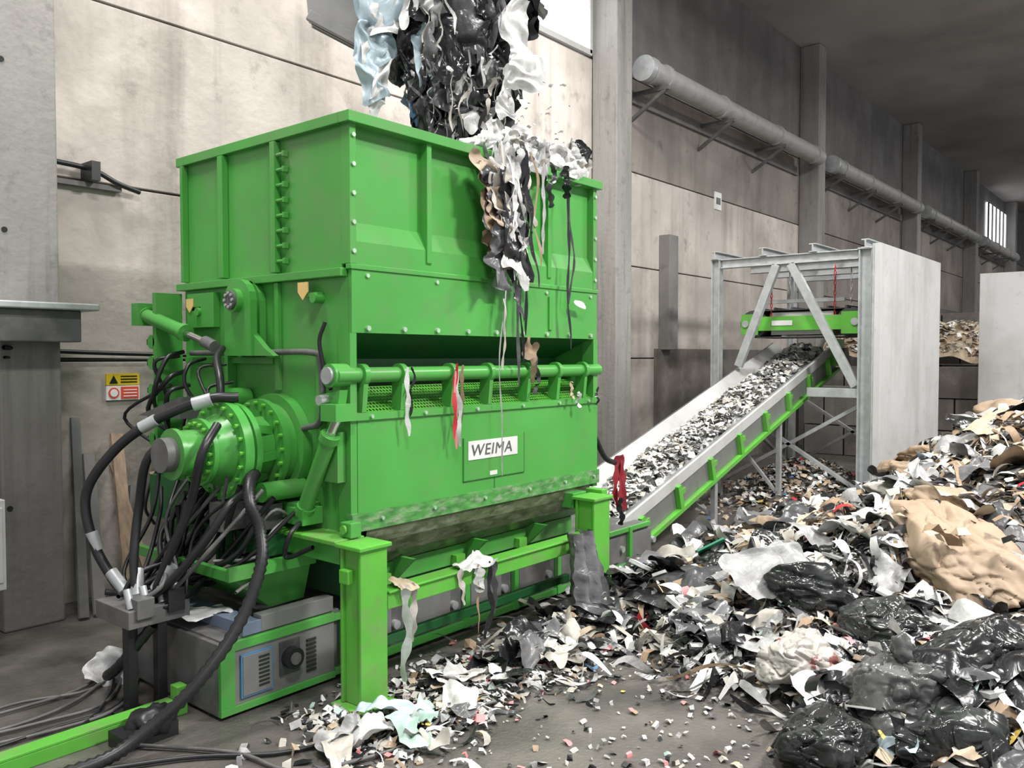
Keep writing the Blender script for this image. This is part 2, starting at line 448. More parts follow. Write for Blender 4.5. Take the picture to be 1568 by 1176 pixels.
for k in range(8):
    z = 2.60 + k * .096
    b.cyl((X0 - .028, 4.50, z), (X0 - .028, 4.585, z), .013, GREEN, n=10)
    b.box(X0 - .04, X0 - .001, 4.495, 4.515, z - .018, z + .018, GREEN)
b.box(X0 - .05, X0 + .02, YF + .031, YB + .04, 2.47, 2.52, GREEN)
b.box(X0 - .012, X1 + .012, YF - .02, YF + .03, 2.512, 2.543, GREEN)
for k in range(5):
    z = 2.62 + k * .17
    b.cyl((X0 + .022, YF - .016, z), (X0 + .022, YF, z), .014, BOLT, n=8)
    b.cyl((X1 - .022, YF - .016, z), (X1 - .022, YF, z), .014, BOLT, n=8)
b.obj('hopper', S, .004)
b = MB()
b.box(X0 + .001, X1 - .001, YF - .01, YF + .02, 2.137, 2.511, GREEN)
b.box(5.155 - .02, 5.155 + .02, YF - .025, YF - .0101, 2.2, 2.45, GREEN)
for k in range(9):
    x = X0 + .12 + k * .295
    b.cyl((x, YF - .028, 2.165), (x, YF - .01, 2.165), .016, BOLT, n=8)
    if k % 2 == 0: b.cyl((x, YF - .022, 2.48), (x, YF - .01, 2.48), .013, BOLT, n=8)
b.box(X0, X0 + .03, YF + .101, YB - .031, .92, 2.469, GREEN)
b.box(X1 - .03, X1, YF + .101, YB - .031, .92, 2.5, GREEN)
b.box(X0 + .001, X1 - .001, YB - .03, YB, .92, 2.5, GREEN)
b.box(X0 - .015, X0 + .035, YF - .011, YF + .1, .92, 2.136, GREEN)
b.box(X1 - .05, X1 + .01, YF - .011, YF + .1, .92, 2.136, GREEN)
b.box(X0, X0 + .03, YF + .021, YF + .1005, 2.137, 2.469, GREEN)
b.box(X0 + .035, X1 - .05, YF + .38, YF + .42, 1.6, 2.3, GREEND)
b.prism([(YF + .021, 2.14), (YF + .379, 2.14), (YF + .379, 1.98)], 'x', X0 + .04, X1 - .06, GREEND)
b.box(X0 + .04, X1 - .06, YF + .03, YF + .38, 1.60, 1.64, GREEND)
b.box(X0 + .036, X1 - .051, YF - .015, YF + .025, 1.06, 1.615, GREEN)
b.box(X0 - .02, X1 + .015, YF - .03, YF + .028, 1.615, 1.66, GREEN)
b.box(X0 - .02, X1 + .015, YF - .03, YF + .028, .95, 1.06, SMUDGE)
b.box(4.17, 4.83, YF - .022, YF - .0151, 1.14, 1.44, GREEN)
b.box(4.17, 4.83, YF - .0225, YF - .022, 1.14, 1.146, GREEND); b.box(4.17, 4.176, YF - .0225, YF - .022, 1.14, 1.44, GREEND); b.box(4.824, 4.83, YF - .0225, YF - .022, 1.14, 1.44, GREEND)
b.box(4.495, 4.503, YF - .0165, YF - .0151, 1.06, 1.14, GREEND)
for x in (3.35, 3.8, 4.3, 4.8, 5.25, 5.65):
    b.cyl((x, YF - .045, 1.636), (x, YF - .03, 1.636), .012, BOLT, n=8)
    b.cyl((x + .08, YF - .045, 1.01), (x + .08, YF - .03, 1.01), .012, BOLT, n=8)
b.obj('body_shell', S, .004)
b = MB()
b.cyl((X0 - .12, YF + .0, 1.885), (X1 + .03, YF + .0, 1.885), .047, GREEN)
for x in (3.30, 3.61, 4.06, 4.44, 4.87, 5.24, 5.6):
    b.cyl((x - .02, YF, 1.885), (x + .02, YF, 1.885), .068, GREEN)
    b.prism([(YF - .05, 1.90), (YF + .05, 1.92), (YF + .06, 1.64), (YF - .025, 1.662)], 'x', x - .018, x + .018, GREEN)
n = 92
for i in range(n):
    x = X0 + .05 + (X1 - X0 - .1) * i / (n - 1)
    b.beam((x, YF + .02, 1.66), (x, YF + .26, 1.80), .009, .006, GREENL)
for j in range(9):
    t = j / 8
    b.beam((X0 + .04, YF + .02 + .24 * t, 1.66 + .14 * t), (X1 - .06, YF + .02 + .24 * t, 1.66 + .14 * t), .009, .007, GREENL)
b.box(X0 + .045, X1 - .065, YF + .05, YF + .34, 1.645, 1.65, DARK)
b.obj('grille_and_pivot_bar', S)
b = MB(); b.box(4.215, 4.745, YF - .027, YF - .0226, 1.285, 1.415, SIGNW); b.box(4.44, 4.52, YF - .025, YF - .0226, 1.16, 1.19, SIGNW)
b.obj('label_plate', S)
fc = bpy.data.curves.new('label_lettering', 'FONT'); fc.body = 'WEIMA'; fc.size = .15; fc.shear = .15; fc.extrude = .001; fc.space_character = 1.1
fc.materials.append(GREYD)
fo = bpy.data.objects.new('label_lettering', fc); scene.collection.objects.link(fo)
fo.location = (4.235, YF - .030, 1.312); fo.rotation_euler = (math.radians(90), 0, 0); fo.scale = (.86, .75, 1); fo.parent = S
b = MB()
seg = [(YF - .02, .96), (YF + .0, .86), (YF + .05, .76), (YF + .14, .68), (YF + .26, .62)]
for i in range(4):
    (ya, za), (yb, zb) = seg[i], seg[i + 1]
    b.add([(X0 + .1, ya, za), (X1 - .1, ya, za), (X1 - .1, yb, zb), (X0 + .1, yb, zb)], [(0, 3, 2, 1)], DIRTY, True)
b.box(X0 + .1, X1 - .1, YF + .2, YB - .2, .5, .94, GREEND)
b.box(X0 + .1, X1 - .1, YF + .17, YF + .2, .53, .66, GREEN)
for x in (3.7, 4.4, 5.1):
    b.prism([(YF - .02, .70), (YF + .2, .70), (YF + .2, .5)], 'x', x, x + .03, GREEN)
    b.box(x - .15, x - .06, YF + .12, YF + .17, .53, .60, GREENL)
b.obj('apron', S)
b = MB()
def leg(x0, x1, y0, y1, zt, m=GREENL):
    t = .022
    b.box(x0, x1, y0, y0 + t, 0.02, zt, m); b.box(x0, x1, y1 - t, y1, .02, zt, m)
    b.box(x0 + .02, x0 + .045, y0 + t, y1 - t, .02, zt, m)
    b.box(x1 - .045, x1 - .02, y0 + t, y1 - t, .02, zt, m)
    b.box(x0 - .04, x1 + .04, y0 - .04, y1 + .04, 0, .02, m)
    b.box(x0 - .02, x1 + .02, y0 - .02, y1 + .02, zt, zt + .025, m)
leg(3.03, 3.23, 3.60, 3.78, .91)
leg(5.34, 5.56, 3.60, 3.78, .88)
leg(3.03, 3.23, 5.55, 5.73, .91)
leg(5.34, 5.56, 5.55, 5.73, .88)
b.box(3.05, 3.21, 3.81, 5.52, .80, .91, GREEN)
b.box(3.02, 3.24, 3.81, 5.52, .911, .94, GREENL)
b.box(5.36, 5.54, 3.81, 5.52, .80, .92, GREEN)
b.box(3.25, 5.32, 3.62, 3.72, .53, .624, GREENL)
b.box(3.25, 5.32, 3.605, 3.735, .625, .64, GREENL)
b.box(2.99, 3.028, 3.66, 3.74, .72, .80, GREENL)
b.box(3.3, 5.3, 3.80, 3.84, .24, .30, GREEND)
b.box(3.12, 3.20, 3.79, 3.885, .941, 1.03, GREEN)
b.cyl((3.115, 3.84, .99), (3.10, 3.84, .99), .026, GREENL)
b.box(5.6, 5.68, 3.7, 3.86, .88, .93, GREENL)
b.obj('support_frame', S, .006)
b = MB()
AY, AZ = 4.60, 1.43
def ax(xa, xb, r, m=GREEN, r1=None, n=36): b.cyl((xa, AY, AZ), (xb, AY, AZ), r, m, r1, n)
ax(3.219, 3.15, .33); ax(3.149, 3.08, .27); ax(3.079, 3.04, .30); ax(3.039, 2.90, .20); ax(2.899, 2.86, .28); ax(2.859, 2.83, .25, GREEND); ax(2.829, 2.77, .30); ax(2.769, 2.66, .22, GREEN, .17); ax(2.659, 2.63, .20); ax(2.629, 2.50, .135); ax(2.499, 2.47, .15); ax(2.469, 2.40, .10, GREYD)
for rr, xx in ((.268, 2.765), (.275, 3.035), (.17, 2.625)):
    for k in range(20):
        t = 2 * math.pi * k / 20
        y, z = AY + rr * math.cos(t), AZ + rr * math.sin(t)
        b.cyl((xx + .005, y, z), (xx - .02, y, z), .013, GREENL, n=6)
for k in range(8):
    t = 2 * math.pi * k / 8 + .2
    b.beam((3.039, AY + .2 * math.cos(t), AZ + .2 * math.sin(t)), (2.90, AY + .24 * math.cos(t), AZ + .24 * math.sin(t)), .02, .05, GREEN)
b.box(3.0, 3.218, 4.95, 5.5, 1.25, 1.5, GREEN); b.box(3.08, 3.218, 4.2, 5.0, 1.00, 1.1, GREEN)
b.beam((2.95, 4.75, 1.2), (3.0, 4.85, .9), .08, .12, GREEN)
b.cyl((2.95, 4.95, 1.72), (3.2, 4.95, 1.72), .07, GREEN); b.cyl((2.9, 4.35, 1.18), (3.2, 4.35, 1.18), .06, GREEN)
pts = [(4.72, 2.0), (4.72, 2.36)]
for k in range(9):
    t = math.pi * k / 8
    pts.append((4.87 - .15 * math.cos(t), 2.36 + .14 * math.sin(t)))
pts += [(5.02, 2.0)]
b.prism(pts, 'x', 3.08, 3.13, GREEN)
b.prism([(y + .03, z) for y, z in pts], 'x', 3.17, 3.217, GREEN)
b.cyl((3.22, 4.87, 2.36), (3.04, 4.87, 2.36), .075, GREEN, n=28)
b.cyl((3.039, 4.87, 2.36), (3.02, 4.87, 2.36), .06, GREYD, n=28)
for k in range(8):
    t = k * math.pi / 4
    b.cyl((3.019, 4.87 + .045 * math.cos(t), 2.36 + .045 * math.sin(t)), (3.01, 4.87 + .045 * math.cos(t), 2.36 + .045 * math.sin(t)), .01, STEEL, n=6)
b.prism([(4.5, 2.0), (4.8, 2.0), (4.8, 2.2), (4.6, 2.05)], 'x', 3.1, 3.14, GREEN)
b.box(3.18, 3.2185, 4.63, 5.7, 1.95, 1.99, GREEN)
b.box(3.19, 3.2185, 4.58, 4.62, 1.78, 2.465, GREEN)
b.box(3.15, 3.2185, 5.1, 5.14, 1.6, 2.3, GREEN); b.box(3.17, 3.2185, 5.3, 5.65, 2.2, 2.44, GREEN)
b.box(3.18, 3.2185, 4.14, 4.18, 1.2, 2.0, GREEN)
b.cyl((3.02, 5.98, 2.30), (3.02, 5.42, 2.16), .05, GREEN); b.cyl((3.02, 5.99, 2.302), (3.02, 5.93, 2.288), .06, GREEN)
b.cyl((3.02, 5.45, 2.168), (3.02, 5.40, 2.155), .06, GREEN)
b.cyl((3.02, 5.42, 2.16), (3.02, 5.12, 2.085), .024, CHROME); b.cyl((3.02, 5.16, 2.095), (3.02, 5.04, 2.06), .04, GREYD)
b.box(2.95, 3.2, 5.93, 6.03, 2.22, 2.38, GREEN); b.box(3.0, 3.2, 5.77, 5.82, 1.3, 2.45, GREEN)
for z in (1.4, 1.55, 1.75, 1.95, 2.1):
    b.cyl((3.0, 5.85, z), (3.1, 5.85, z), .05, GREEN); b.box(3.02, 3.2, 5.83, 5.95, z - .02, z + .02, GREEND)
b.cyl((3.08, 3.93, 1.885), (3.20, 3.93, 1.885), .07, GREEN); b.cyl((3.06, 3.93, 1.885), (3.079, 3.93, 1.885), .05, STEEL)
b.prism([(3.88, 1.8), (4.12, 1.76), (4.12, 1.70), (3.9, 1.70)], 'x', 3.12, 3.18, GREEN)
b.cyl((3.10, 3.86, 1.66), (3.10, 3.95, 1.53), .028, CHROME)
b.cyl((3.10, 3.94, 1.54), (3.10, 4.20, 1.06), .047, GREEN); b.cyl((3.10, 3.94, 1.54), (3.10, 3.965, 1.50), .06, GREEN)
b.cyl((3.10, 4.18, 1.09), (3.10, 4.21, 1.04), .058, GREEN)
b.box(3.05, 3.2, 4.15, 4.3, .98, 1.08, GREEN); b.box(3.05, 3.2, 3.83, 3.97, 1.62, 1.72, GREEN)
b.cyl((3.06, 4.0, 1.74), (3.20, 4.0, 1.74), .03, STEEL)
b.box(3.14, 3.2, 3.93, 4.1, 1.25, 1.55, GREEN); b.cyl((3.12, 4.0, 1.48), (3.2, 4.0, 1.48), .04, GREENL)
for y, z, s in ((4.28, 2.40, 1), (5.60, 2.36, .9)):
    b.prism([(y - .05 * s, z + .05 * s), (y + .05 * s, z + .05 * s), (y + .05 * s, z - .01 * s), (y, z - .06 * s), (y - .05 * s, z - .01 * s)], 'x', 3.16, 3.168, YEL)
    b.cyl((3.15, y - .11, z - .05), (3.219, y - .11, z - .05), .03, GREEN); b.box(3.17, 3.2185, y - .13, y + .0, z - .04, z - .015, GREEN)
b.tube([(3.17, 4.3, 1.55), (3.17, 4.12, 1.62), (3.17, 4.12, 1.95), (3.17, 4.2, 2.02), (3.17, 4.8, 2.02), (3.17, 5.6, 2.02)], .02, GREYD)
b.tube([(3.15, 4.05, 2.2), (3.13, 4.08, 2.08), (3.15, 4.05, 1.9), (3.15, 4.0, 1.8)], .013, RUBBER)
b.prism([(5.0, 1.6), (5.0, 1.74), (5.55, 1.6)], 'x', 2.75, 3.2, GREYD)
b.add([(2.62, 4.25, .74), (2.62, 5.3, .74), (2.95, 5.2, .48), (2.95, 4.35, .48)], [(0, 1, 2, 3)], GREEN)
b.add([(2.62, 4.25, .74), (2.95, 4.35, .48), (3.2, 4.35, .48), (3.2, 4.25, .80)], [(0, 1, 2, 3)], GREEN)
b.box(2.60, 3.2, 4.22, 4.245, .72, .80, GREEN); b.box(2.60, 2.64, 4.25, 5.3, .72, .78, GREEN)
b.box(2.9, 3.2, 4.3, 5.5, .80, .92, GREEND)
b.box(2.88, 3.05, 4.35, 4.9, .95, 1.10, GREYD)
b.box(2.72, 2.9, 4.5, 4.62, .95, 1.12, GREYD); b.box(2.8, 3.0, 5.0, 5.5, .92, 1.2, GREEND)
b.obj('drive_and_hydraulics', S, .003)
b = MB()
b.tube([(2.85, 4.5, 1.75), (2.70, 4.60, 1.74), (2.50, 4.82, 1.62), (2.34, 5.01, 1.44), (2.23, 5.15, 1.18), (2.24, 5.10, .90), (2.30, 4.98, .68), (2.33, 4.85, .58)], .030, RUBBER, 10, 8)
b.tube([(3.05, 5.0, 2.05), (2.95, 4.9, 1.98), (2.88, 4.75, 1.85), (2.85, 4.7, 1.7)], .025, RUBBER)
b.tube([(2.84, 4.32, 1.3), (2.74, 4.22, 1.28), (2.68, 4.13, 1.17), (2.71, 4.08, 1.02), (2.66, 4.00, .84), (2.50, 3.97, .56), (2.25, 3.97, .31), (2.03, 4.03, .14), (1.82, 4.06, .05), (1.5, 4.1, .045)], .033, RUBBER, 12, 14, .12)
b.tube([(2.60, 4.62, 1.55), (2.42, 4.75, 1.42), (2.40, 4.85, 1.1), (2.34, 4.8, .8), (2.32, 4.72, .6)], .026, RUBBER)
b.tube([(2.66, 4.42, 1.60), (2.52, 4.35, 1.45), (2.5, 4.45, 1.15), (2.42, 4.55, .85), (2.36, 4.62, .62)], .026, RUBBER)
b.tube([(2.75, 4.3, 1.2), (2.62, 4.25, 1.15), (2.52, 4.3, .98), (2.40, 4.45, .75), (2.33, 4.6, .62)], .024, RUBBER)
b.tube([(2.3, 4.5, .5), (2.2, 4.7, .25), (2.25, 4.95, .12), (2.5, 5.3, .03)], .03, RUBBER, 10, 10, .08)
for k in range(26):
    a = V((U(2.6, 3.05), U(4.2, 5.3), U(.98, 1.4))); e = V((U(2.22, 2.5), U(4.55, 4.95), U(.55, .66)))
    m1 = a.lerp(e, .35) + V((U(-.12, .12), U(-.1, .2), U(-.25, .02))); m2 = a.lerp(e, .7) + V((U(-.08, .1), U(-.1, .15), U(-.22, -.02)))
    b.tube([a, m1, m2, e], U(.009, .019), random.choice([RUBBER, RUBBER, RUBBER, RUBBER, RUBBER, GREYD]), 7)
for k in range(26):
    y = U(4.2, 5.7); a = V((3.15, y, U(.95, 1.25)));
    b.tube([a, a + V((-.2, U(-.1, .1), U(-.1, .1))), a + V((U(-.35, -.15), U(-.2, .2), U(-.35, -.2))), V((U(2.6, 3.1), y + U(-.3, .3), U(.5, .9)))], U(.008, .015), random.choice([RUBBER, RUBBER, GREYD, LGREY]), 6)
for k in range(12):
    a = V((3.1, U(4.9, 5.8), U(1.5, 2.1)))
    b.tube([a, a + V((-.15, U(-.1, .1), -.05)), a + V((U(-.22, -.05), U(-.3, .3), U(-.4, -.2))), a + V((U(-.05, .05), U(-.4, .4), U(-.6, -.4)))], U(.010, .018), RUBBER, 6)
for k in range(7):
    y = 4.95 + k * .1
    b.tube([(3.1, y, 1.3), (2.9, y - .02, 1.22), (2.85, y, 1.0), (3.0, y + .05, .9)], .012, RUBBER if k % 3 else GREEND, 6)
    b.cyl((3.1, y, 1.3), (2.98, y, 1.27), .018, STEEL, n=8)
for p, q in (((2.50, 4.82, 1.62), (2.44, 4.89, 1.57)), ((2.36, 4.8, .75), (2.32, 4.72, .6)), ((2.29, 4.98, .72), (2.33, 4.86, .6)), ((2.44, 4.55, .8), (2.38, 4.62, .66)), ((2.24, 5.11, .95), (2.26, 5.08, .84))):
    b.cyl(p, q, .037, STEEL, n=12)
b.cyl((2.72, 4.58, 1.74), (2.64, 4.65, 1.71), .042, STEEL, n=12)
b.obj('hydraulic_hoses', S)
b = MB()
b.box(2.16, 2.52, 4.5, 4.9, .50, .60, GREYD); b.box(2.2, 2.3, 4.48, 4.62, .55, .66, GREYD); b.box(2.38, 2.48, 4.48, 4.62, .55, .68, RUBBER)
b.box(2.19, 2.245, 4.57, 4.64, 0, .5, RUBBER); b.box(2.33, 2.385, 4.51, 4.57, 0, .5, RUBBER)
b.box(2.14, 2.30, 4.53, 4.68, 0, .015, RUBBER); b.box(2.305, 2.43, 4.46, 4.61, 0, .015, RUBBER)
for k in range(4): b.cyl((2.2 + k * .09, 4.55, .6), (2.2 + k * .09, 4.6, .7), .022, STEEL, n=8)
b.obj('valve_block_stand', S, .004)

# ------------------------------------------------------------------ discharge conveyor
C = empty('discharge_conveyor')
b = MB()
y0, y1 = 4.10, 5.20
b.box(2.50, 7.05, y0 + .03, y1, .04, .40, GREYD)
b.box(2.47, 3.25, y0 - .0, y0 + .029, .37, .42, GREEN); b.box(2.47, 3.25, y0, y0 + .029, .02, .06, GREEN)
b.box(2.47, 2.56, y0 + .001, y0 + .028, .06, .37, GREEN); b.box(2.47, 2.499, y0 + .03, y1, .02, .42, GREYD)
b.box(2.56, 3.25, y0 + .012, y0 + .029, .06, .37, GREYM)
b.box(2.595, 2.80, y0, y0 + .012, .09, .335, BLUE); b.box(2.605, 2.79, y0 - .004, y0 + .01, .10, .325, GREYM)
for k in range(8):
    b.box(2.705, 2.775, y0 - .008, y0 - .004, .13 + k * .023, .143 + k * .023, DARK)
    b.box(3.04, 3.11, y0 + .004, y0 + .012, .11 + k * .026, .126 + k * .026, DARK)
b.box(2.85, 2.99, y0 + .001, y0 + .012, .14, .34, DGREY)
b.cyl((2.92, y0 + .001, .24), (2.92, y0 - .05, .24), .062, RUBBER, n=24); b.cyl((2.92, y0 - .05, .24), (2.92, y0 - .06, .24), .035, GREYD, n=24)
b.box(2.5, 3.3, y0 + .03, y1, .41, .43, GREYD)
b.box(2.62, 2.74, y0 + .02, y1 + .2, .43, .50, BLUEG); b.box(2.74, 3.25, y0 + .02, y0 + .1, .43, .52, GREYM)
b.box(3.25, 7.05, y0 + .0, y0 + .029, .37, .41, GREEN); b.box(3.25, 7.05, y0, y0 + .029, .03, .08, GREEN)
k = 3.3
while k < 7.0:
    b.box(k, k + .05, y0 - .01, y0 + .028, .031, .412, GREEN)
    b.box(k + .08, k + .42, y0 + .01, y0 + .029, .11, .34, GREYM if int(k * 3) % 2 else GREYD)
    b.cyl((k + .46, y0 - .005, .22), (k + .46, y0 + .03, .22), .03, STEEL, n=12)
    k += .56
b.obj('tail_and_trough', C, .003)
th = math.atan(.295); ct, st = math.cos(th), math.sin(th)
OX, OZ = 6.95, .435
LEN = (12.75 - OX) / ct
def cp(s, y, n): return V((OX + s * ct - n * st, y, OZ + s * st + n * ct))
def cbar(b, s0, s1, poly, m):
    n = len(poly)
    vs = [cp(s0, *p) for p in poly] + [cp(s1, *p) for p in poly]
    fs = [tuple(range(n))[::-1], tuple(range(n, 2 * n))] + [(i, (i + 1) % n, n + (i + 1) % n, n + i) for i in range(n)]
    b.add(vs, fs, m)
b = MB()
cbar(b, -.2, LEN, [(4.312, .02), (4.312, -.01), (4.50, -.13), (4.50, -.10)], STEEL)
cbar(b, -.2, LEN, [(4.28, .02), (4.31, .02), (4.31, -.10), (4.28, -.10)], WHITEP)
cbar(b, -.2, LEN, [(4.30, -.10), (4.33, -.10), (4.33, -.34), (4.30, -.34)], GREYM)
cbar(b, -.1, LEN, [(4.24, -.33), (4.33, -.33), (4.33, -.38), (4.24, -.38)], GREENL)
cbar(b, -.2, LEN, [(5.02, -.12), (5.22, .06), (5.25, .06), (5.05, -.14)], WHITEP)
cbar(b, -.2, LEN, [(5.22, .06), (5.25, .06), (5.25, -.34), (5.22, -.34)], STEEL)
s = .15
while s < LEN - .1:
    cbar(b, s, s + .07, [(4.24, -.08), (4.299, -.08), (4.299, -.329), (4.24, -.329)], GREENL)
    cbar(b, s + .1, s + .2, [(4.27, -.16), (4.30, -.16), (4.30, -.22), (4.27, -.22)], GREENL)
    s += .78
cbar(b, -.2, LEN, [(4.45, -.11), (5.06, -.11), (5.06, -.13), (4.45, -.13)], BELT)
cbar(b, -.2, LEN, [(4.4, -.30), (5.1, -.30), (5.1, -.31), (4.4, -.31)], BELT)
b.cyl(cp(LEN, 4.4, -.21), cp(LEN, 5.1, -.21), .10, BELT, n=24)
b.box(12.55, 12.9, 4.2, 4.3, 1.85, 2.25, GREENL); b.cyl((12.7, 4.1, 2.0), (12.7, 4.3, 2.0), .12, GREYD)
for x in (8.9, 10.8):
    zt = OZ + (x - OX) * .295 - .36
    for y in (4.36, 5.2): b.box(x, x + .07, y - .03, y + .03, 0, zt, STEEL)
    b.beam((x + .03, 4.36, .15), (x + .03, 5.2, zt - .1), .04, .04, STEEL)
    b.box(x, x + .07, 4.4, 5.16, zt - .12, zt - .06, STEEL)
b.obj('inclined_belt', C, .003)

SCR = [(WHITE, 33), (OFFW, 15), (LGREY, 12), (BLACK, 28), (DGREY, 13), (TAN, 4), (BEIGE, 4), (RED, .5), (PINK, .8), (SGREEN, .3), (SBLUE, .4), (MINT, .8), (YELLOWS, .3)]
SM = [m for m, w in SCR]; SW = [w for m, w in SCR]
SW2 = [22, 22, 11, 14, 9, 17, 16, .7, 1, .4, .5, .6, .6]
def pick(w=SW): return random.choices(SM, w)[0]
def chip(b, p, sz, m):
    a = V((U(-1, 1), U(-1, 1), U(-.5, .5))).normalized(); c = a.cross(V((U(-.5, .5), U(-.5, .5), 1))).normalized()
    up = a.cross(c) * (-1 if a.cross(c).z < 0 else 1)
    w = sz * U(.3, .9); l = sz * U(.5, 1.1); k = sz * U(.05, .45)
    p = V(p)
    b.add([p - a * l / 2 - c * w / 2, p - a * l / 2 + c * w / 2, p + up * k + c * w * .55, p + up * k - c * w * .45, p + a * l / 2 + c * w / 2 + up * U(0, k), p + a * l / 2 - c * w * .3 + up * U(-.2, .6) * k],
          [(0, 1, 2, 3), (3, 2, 4, 5)], m)
b = MB()
for i in range(3000):
    s = U(.0, LEN); yy = U(-1, 1); y = 4.76 + yy * .27
    n = -.10 + .10 * (1 - yy * yy) + U(0, .04)
    chip(b, cp(s, y, n), U(.05, .13), random.choices([WHITE, LGREY, BLACK, OFFW, DGREY], [50, 16, 9, 24, 5])[0])
vs = []; ns = 90
for i in range(ns + 1):
    for j in range(9):
        yy = -1 + j / 4; p = cp(LEN * i / ns, 4.76 + yy * .27, -.11 + .07 * (1 - yy * yy) + .015 * noise.noise(V((i * .9, j * 1.3, 3)))); vs.append(p)
b.add(vs, [(i * 9 + j, (i + 1) * 9 + j, (i + 1) * 9 + j + 1, i * 9 + j + 1) for i in range(ns) for j in range(8)], LGREY, True)
b.obj('shredded_load', C)

# ------------------------------------------------------------------ steel tower, magnet, panels
T = empty('steel_support_tower')
b = MB()
xa, xb, ya, yb, H = 11.36, 14.22, 3.42, 5.52, 3.40
def post(x, y, w=.14, z1=H):
    b.box(x - w / 2, x + w / 2, y - w / 2, y - w / 2 + .015, 0, z1, STEEL); b.box(x - w / 2, x + w / 2, y + w / 2 - .015, y + w / 2, 0, z1, STEEL)
    b.box(x - .01, x + .01, y - w / 2 + .016, y + w / 2 - .016, 0, z1, STEEL)
    b.box(x - w / 2 - .04, x + w / 2 + .04, y - w / 2 - .04, y + w / 2 + .04, 0, .02, STEEL)
    b.box(x - w / 2 - .01, x + w / 2 + .01, y - w / 2 - .01, y + w / 2 + .01, z1 - .02, z1 - .001, STEEL)
for x in (xa, xb):
    post(x, ya, .17); post(x, yb, .13)
for x in (xa, 12.35, 13.3, xb):
    b.box(x - .06, x + .06, ya + .1, yb - .08, H - .14, H - .125, STEEL); b.box(x - .06, x + .06, ya + .1, yb - .08, H - .025, H - .011, STEEL); b.box(x - .01, x + .01, ya + .1, yb - .08, H - .124, H - .026, STEEL)
for y in (ya, 4.1, 4.8, yb):
    b.box(xa - .1, xb + .1, y - .05, y + .05, H - .009, H + .005, STEEL); b.box(xa - .1, xb + .1, y - .05, y + .05, H + .09, H + .105, STEEL); b.box(xa - .1, xb + .1, y - .01, y + .01, H + .006, H + .089, STEEL)
b.beam((xa - .02, 4.42, H - .14), (xa - .02, ya + .12, 1.6), .11, .08, STEEL, up=(1, 0, 0))
b.beam((xa - .02, 4.62, H - .14), (xa - .02, yb - .35, 1.85), .11, .08, STEEL, up=(1, 0, 0))
b.box(xa - .06, xa + .06, ya + .09, ya + .75, 1.45, 1.57, STEEL)
b.box(xb - .06, xb + .06, ya + .09, yb - .07, 1.4, 1.5, STEEL)
for (p, q) in (((xa + .1, ya, 1.4), (xa + .1, yb, .15)), ((xa + .1, yb, 1.4), (xa + .1, ya, .15)), ((xb, ya, 1.4), (xb, yb, .1)), ((xb, yb, 1.4), (xb, ya, .1)), ((xa, yb, 1.5), (xb, yb, .1)), ((xa, yb, .1), (xb, yb, 1.5))):
    b.beam(p, q, .06, .05, STEEL)
b.box(xa + .1, xb - .1, yb - .04, yb + .04, 1.5, 1.58, STEEL); b.box(xa + .1, xb - .1, ya - .04, ya + .04, 1.5, 1.58, STEEL)
b.obj('galvanised_frame', T, .003)
b = MB()
b.box(xa - .10, xb + .12, ya - .20, ya - .12, 0, 3.44, WHITEP)
b.box(xa - .10, xa - .095, ya - .119, ya - .09, 0, 3.44, STEEL)
b.obj('side_cladding', T, .004)
G = empty('magnetic_separator')
b = MB()
mx0, mx1, my0, my1 = 11.62, 12.5, 3.62, 5.2
b.box(mx0, mx0 + .05, my0, my1, 2.36, 2.56, GREENL); b.box(mx1 - .05, mx1, my0, my1, 2.36, 2.56, GREENL)
b.box(mx0 - .03, mx0 - .001, my0 - .05, my0 + .2, 2.3, 2.6, GREENL); b.box(mx0 - .03, mx0 - .001, my1 - .2, my1 + .05, 2.3, 2.6, GREENL)
b.box(mx0 - .01, mx0 - .001, 4.5, 4.8, 2.43, 2.5, SIGNW)
for y in (my0 + .02, my1 - .02): b.cyl((mx0 - .05, y, 2.46), (mx1 + .03, y, 2.46), .05, STEEL)
for y in (my0 + .1, my1 - .1): b.cyl((mx0 + .06, y, 2.46), (mx1 - .06, y, 2.46), .2, BELT, n=28)
b.box(mx0 + .06, mx1 - .06, my0 + .1, my1 - .1, 2.645, 2.66, BELT); b.box(mx0 + .06, mx1 - .06, my0 + .1, my1 - .1, 2.26, 2.275, BELT)
b.box(mx0 + .1, mx1 - .1, my0 + .35, my1 - .35, 2.3, 2.62, GREY)
for k in range(6): b.box(mx0 + .06, mx1 - .06, my0 + .15 + k * .25, my0 + .18 + k * .25, 2.66, 2.69, BELT)
b.box(mx0 + .1, mx0 + .16, my0 + .2, my1 - .2, 2.75, 2.80, STEEL)
for y in (3.95, 4.85):
    for x in (mx0 + .1, mx1 - .1):
        for k in range(10):
            z = 2.58 + k * .07
            b.tube([(x - .014 * (k % 2), y - .014 * ((k + 1) % 2), z), (x, y, z + .045), (x + .014 * (k % 2), y + .014 * ((k + 1) % 2), z), (x, y, z - .045), (x - .014 * (k % 2), y - .014 * ((k + 1) % 2), z)], .007, RED if x < 12 else STEEL, 5, 3)
b.obj('overband_magnet_body', G, .003)
b = MB()
b.box(16.4, 16.5, -1.4, 3.06, 0, 3.42, WHITEP)
for y in (3.0, 1.5, .0, -1.3): b.box(16.5, 16.6, y - .05, y + .05, 0, 3.4, STEEL)
b.obj('partition_panel', None, .006)
